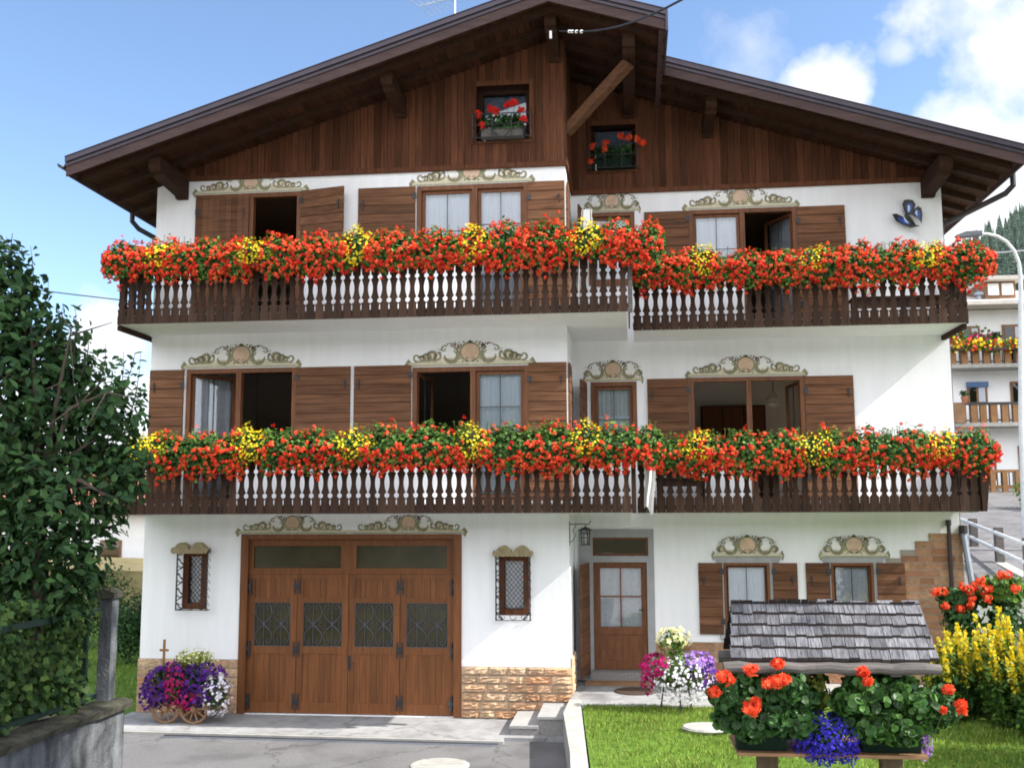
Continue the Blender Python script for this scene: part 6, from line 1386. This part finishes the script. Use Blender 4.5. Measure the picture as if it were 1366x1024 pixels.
hx, hy, hz = 14.6, 29.9, 4.30                      # neighbour house: left corner of its front
D_ = 45.0; m_px = D_/FPX
NB = thing('neighbour_house', (hx, hy, hz), 'white three-storey neighbour house with wooden balconies beyond the road at the right', 'house')
X = lambda px: deep(px, 560, D_).x-hx
Z = lambda py: deep(1310, py, D_).z-hz
xl, xr = -1.5, 16
b = MB(); b.box(xl, xr, 0, 10, -1.5, Z(409), 'far_wall'); b.build('wall', NB)
b = MB(); b.prism([(-1.2, Z(408)), (-1.2, Z(403)), (5, Z(352)), (11.5, Z(403)), (11.5, Z(408))], 'x', xl-.8, xr+.5, 'far_roof'); rf = b.build('roof', NB)
b = MB(); b.tube([(X(1315), -.3, Z(400)), (X(1315), -.3, Z(390))], .09, 'zinc', 8); b.lathe([(.2, 0), (.2, .1), (.02, .2)], (X(1315), -.3, Z(390)), 'zinc', 8); b.build('chimney', rf)
b = MB(); b.box(X(1324), X(1364), -.2, 5, Z(395), Z(368), 'far_wood'); b.prism([(X(1320), Z(371)), (X(1372), Z(371)), (X(1372), Z(366)), (X(1320), Z(366))], 'y', -.7, 5, 'far_roof'); dm_ = b.build('dormer', rf)
for p0, p1 in ((1328, 1342), (1346, 1361)): b = MB(); b.box(X(p0), X(p1), -.26, -.19, Z(390), Z(374), 'far_wall'); b.build('pane', rf)
def far_window(p0, p1, y0, y1, kind='window'):
    b = MB(); b.box(X(p0), X(p1), -.06, .06, Z(y1), Z(y0), 'far_wood'); w = b.build(kind, NB); e = .10
    xa, xb = X(p0)+e, X(p1)-e; xm_ = (xa+xb)/2
    b = MB(); b.box(xa, xm_-.05, -.08, -.055, Z(y1)+e, Z(y0)-e, 'dark_glass'); b.box(xm_+.05, xb, -.08, -.055, Z(y1)+e, Z(y0)-e, 'lace'); b.build('pane', w); return w
far_window(1291, 1316, 431, 462); far_window(1345, 1375, 430, 487, 'door'); w = far_window(1295, 1321, 509, 538); b = MB(); b.box(X(1294), X(1322), -.16, -.05, Z(515), Z(508), 'bluepaint'); b.build('blind', w)
far_window(1351, 1385, 508, 566, 'door'); far_window(1356, 1388, 595, 648, 'door'); far_window(1308, 1327, 594, 640)
def far_balcony(p0, p1, ytop, ybot, yslab, posts, m):
    b = MB(); b.box(X(p0), X(p1), -1.25, -.01, Z(yslab), Z(ybot), 'light_concrete'); o = b.build('balcony', NB)
    for px in posts: b = MB(); b.box(X(px)-.13, X(px)+.13, -1.22, -1.02, Z(ybot), Z(ytop), 'cartwood'); b.build('post', o)
    b = MB(); b.box(X(p0), X(p1), -1.24, -1.10, Z(ytop)-.04, Z(ytop)+.06, m); b.box(X(p0), X(p1), -1.2, -1.14, Z(ybot)+.08, Z(ybot)+.14, 'iron')
    n = int((X(p1)-X(p0))/.16)
    for i in range(n): x = X(p0)+.16*i; b.box(x-.02, x+.02, -1.18, -1.15, Z(ybot), Z(ytop), 'iron')
    b.build('railing', o); return o
far_balcony(1262, 1420, 466, 488, 493, (1268, 1283, 1297, 1311, 1325, 1338, 1352, 1366), 'far_wood'); far_balcony(1266, 1420, 541, 566, 571, (1277, 1291, 1303, 1316, 1330, 1344, 1362), 'iron')
b = MB(); b.box(X(1264), X(1279), -1.3, -1.23, Z(566), Z(540), 'far_wood'); b.build('panel', NB)
o = thing('terrace_railing', (hx, hy, hz), 'low wooden railing in front of the ground floor of the far white house', 'railing')
for px in (1290, 1306, 1321, 1337, 1353): b = MB(); b.box(X(px)-.10, X(px)+.10, -1.6, -1.4, Z(652)-.5, Z(629), 'cartwood'); b.build('post', o)
b = MB()
for y in (630, 650): b.box(X(1262), X(1400), -1.55, -1.45, Z(y)-.06, Z(y)+.06, 'cartwood')
for i in range(46): b.box(X(1262)+.16*i, X(1262)+.16*i+.04, -1.52, -1.48, Z(650), Z(630), 'iron')
b.build('rails', o)
def far_flowers(p0, p1, py, y, h, label, mats, n):
    x0, x1 = X(p0), X(p1); o = thing('flower_box', (hx+(x0+x1)/2, hy+y, hz+Z(py)), label, 'flower box', 'flowers on the far white house'); w = (x1-x0)/2
    b = MB(); b.box(-w, w, -.12, .12, -.22, -.02, 'trough'); b.build('trough', o)
    b = MB(); C = np.stack([rand(n, -w, w), rand(n, -.22, .2), rng.normal(.02, h, n)], 1); b.cloud(C, rng.normal(0, 1, (n, 3))+np.array([0, -.8, .3]), rand(n, .10, .16), ROUND, 'leaf'); b.build('foliage', o)
    for m in mats: b = MB(); C = np.stack([rand(n//2, -w, w), rand(n//2, -.30, .1), rng.normal(.02, h, n//2)], 1); b.cloud(C, rng.normal(0, 1, (n//2, 3))+np.array([0, -1, .3]), rand(n//2, .05, .09), PETALS, m); b.build('blossoms', o)
far_flowers(1266, 1420, 464, -1.35, .12, 'long row of yellow and orange flowers on the top balcony of the far house', ('yellow', 'red'), 500)
far_flowers(1290, 1320, 456, -1.0, .20, 'pink flowers below the top window of the far house', ('magenta',), 160)
far_flowers(1268, 1284, 452, -1.0, .20, 'dark red flowers at the left end of the top balcony of the far house', ('dred',), 110)
o = thing('wall_plant', (hx+X(1332), hy-.15, hz+Z(446)), 'small hanging plant on the white wall of the far house', 'plant'); b = MB(); mound(b, 90, (0, -.05, 0), (.35, .12, .22), LEAF, (.12, .2), 'dleaf', (.3, 1)); b.build('foliage', o)
o = thing('flower_pot', (hx+X(1280), hy-1.18, hz+Z(540)), 'terracotta pot standing on the middle balcony panel of the far house', 'flower pot'); b = MB(); b.lathe([(.10, 0), (.16, .3)], (0, 0, 0), 'terracotta', 10); b.build('pot', o); b = MB(); mound(b, 60, (0, 0, .42), (.2, .2, .2), LEAF, (.1, .16), 'dleaf', (.3, 1)); b.build('foliage', o)
q = deep(1372, 668, 38); bush(q.x+.3, q.y, rz_(q.x, q.y)-.2, (1.0, 1.0, .8), 700, 'green roadside shrub at the right edge before the far house', 'leaf', (.10, .18))
q = deep(1380, 525, 40); bush(q.x+.6, q.y, hz+4.0, (1.0, .8, 1.0), 700, 'green hanging foliage at the right edge beside the far balconies', 'leaf', (.12, .2)) if False else None

# street lamp
pb = deep(1363, 690, 30); rp = pb.z-2.5; LM = thing('street_lamp', (pb.x, pb.y, rp), 'tall white curved street lamp beside the road at the right', 'street lamp')
pts = [deep(px, py, 30)-Vector((pb.x, pb.y, rp)) for px, py in ((1362.5, 560), (1362, 430), (1361.5, 370), (1359, 350), (1353, 335), (1343, 323), (1330, 315), (1316, 312), (1304, 312))]
b = MB(); b.tube([(0, 0, 0)]+[tuple(p) for p in pts], [.085, .08, .075, .06, .05, .05, .05, .048, .045, .04], 'lampmetal', 10); b.build('pole', LM)
b = MB(); e = pts[-1]; b.prism([(e.x+.1, e.z-.05), (e.x+.1, e.z+.07), (e.x-.35, e.z+.06), (e.x-.62, e.z-.04), (e.x-.55, e.z-.10)], 'y', e.y-.12, e.y+.12, 'grey_iron'); b.build('lamp_head', LM)
a, c = deep(1230, 337, 44), deep(1420, 328, 40); cable([tuple(a+(c-a)*t-Vector((0, 0, .15*math.sin(math.pi*t)))) for t in np.linspace(0, 1, 8)], .03, 'pale overhead cable crossing behind the street lamp', 'lampmetal')

# wooded hill behind, and hills all round the valley
b = MB(); V = []; na, nr = 96, 7
def ridge(a):                                         # height of the skyline in a direction
    base = 26+12*math.sin(a*3+1.0)+7*math.sin(a*7+2)+4*math.sin(a*13)
    d = (a-math.radians(68)+math.pi) % (2*math.pi)-math.pi
    f = max(0, -math.sin(a))                           # the valley side behind the camera stands higher
    g = math.exp(-((a-math.radians(66))/.30)**2)*112
    return max(2, base*(.15 if (math.radians(82) < a < math.radians(150)) else .6)+g+55*f)
for j in range(nr):
    t = j/(nr-1); rad = 230+t*230
    for i in range(na): a = 2*math.pi*i/na; V.append((rad*math.cos(a), rad*math.sin(a)-15, -.4+ridge(a)*(math.sin(t*math.pi/2)**1.2)))
b.add(V, [(j*na+i, j*na+(i+1) % na, (j+1)*na+(i+1) % na, (j+1)*na+i) for j in range(nr-1) for i in range(na)], 'hill'); tag(b.build('hills'), kind='structure')
b = MB()
def conifer(mb, x, y, z, h):
    n = 9; r = h*.17; k = 7
    mb.tube([(x, y, z-.5), (x, y, z+h*.5)], h*.012, 'bark', 4, caps=False)
    for i in range(n):
        t = i/n; zz = z+h*(.10+.9*t); rr = r*(1-t)**.85*random.uniform(.8, 1.15); V = [(x, y, zz+h*.17)]
        for q in range(k*2):
            a = math.pi*q/k+random.random()*.2; w = rr*(1 if q % 2 else .55)*random.uniform(.8, 1.15); V.append((x+w*math.cos(a), y+w*math.sin(a), zz-(.02*h if q % 2 else 0)))
        mb.add(V, [(0, 1+q, 1+(q+1) % (2*k)) for q in range(2*k)], 'conifer')
cnt = 0
for i in range(2400):
    px, py = random.uniform(1262, 1420), random.uniform(250, 440); a0_ = ray(px, py); az = math.atan2(a0_.y, a0_.x)
    az = random.uniform(math.radians(61), math.radians(77)); t = random.random(); rad = 232+t*226; zz = -.4+ridge(az)*(math.sin(t*math.pi/2)**1.2)
    conifer(b, rad*math.cos(az), rad*math.sin(az)-15, zz-1, random.uniform(6, 11)); cnt += 1
    if cnt > 1900: break
tag(b.build('conifer_forest'), 'dense conifer forest covering the hillside behind the street lamp', 'forest', kind='stuff')
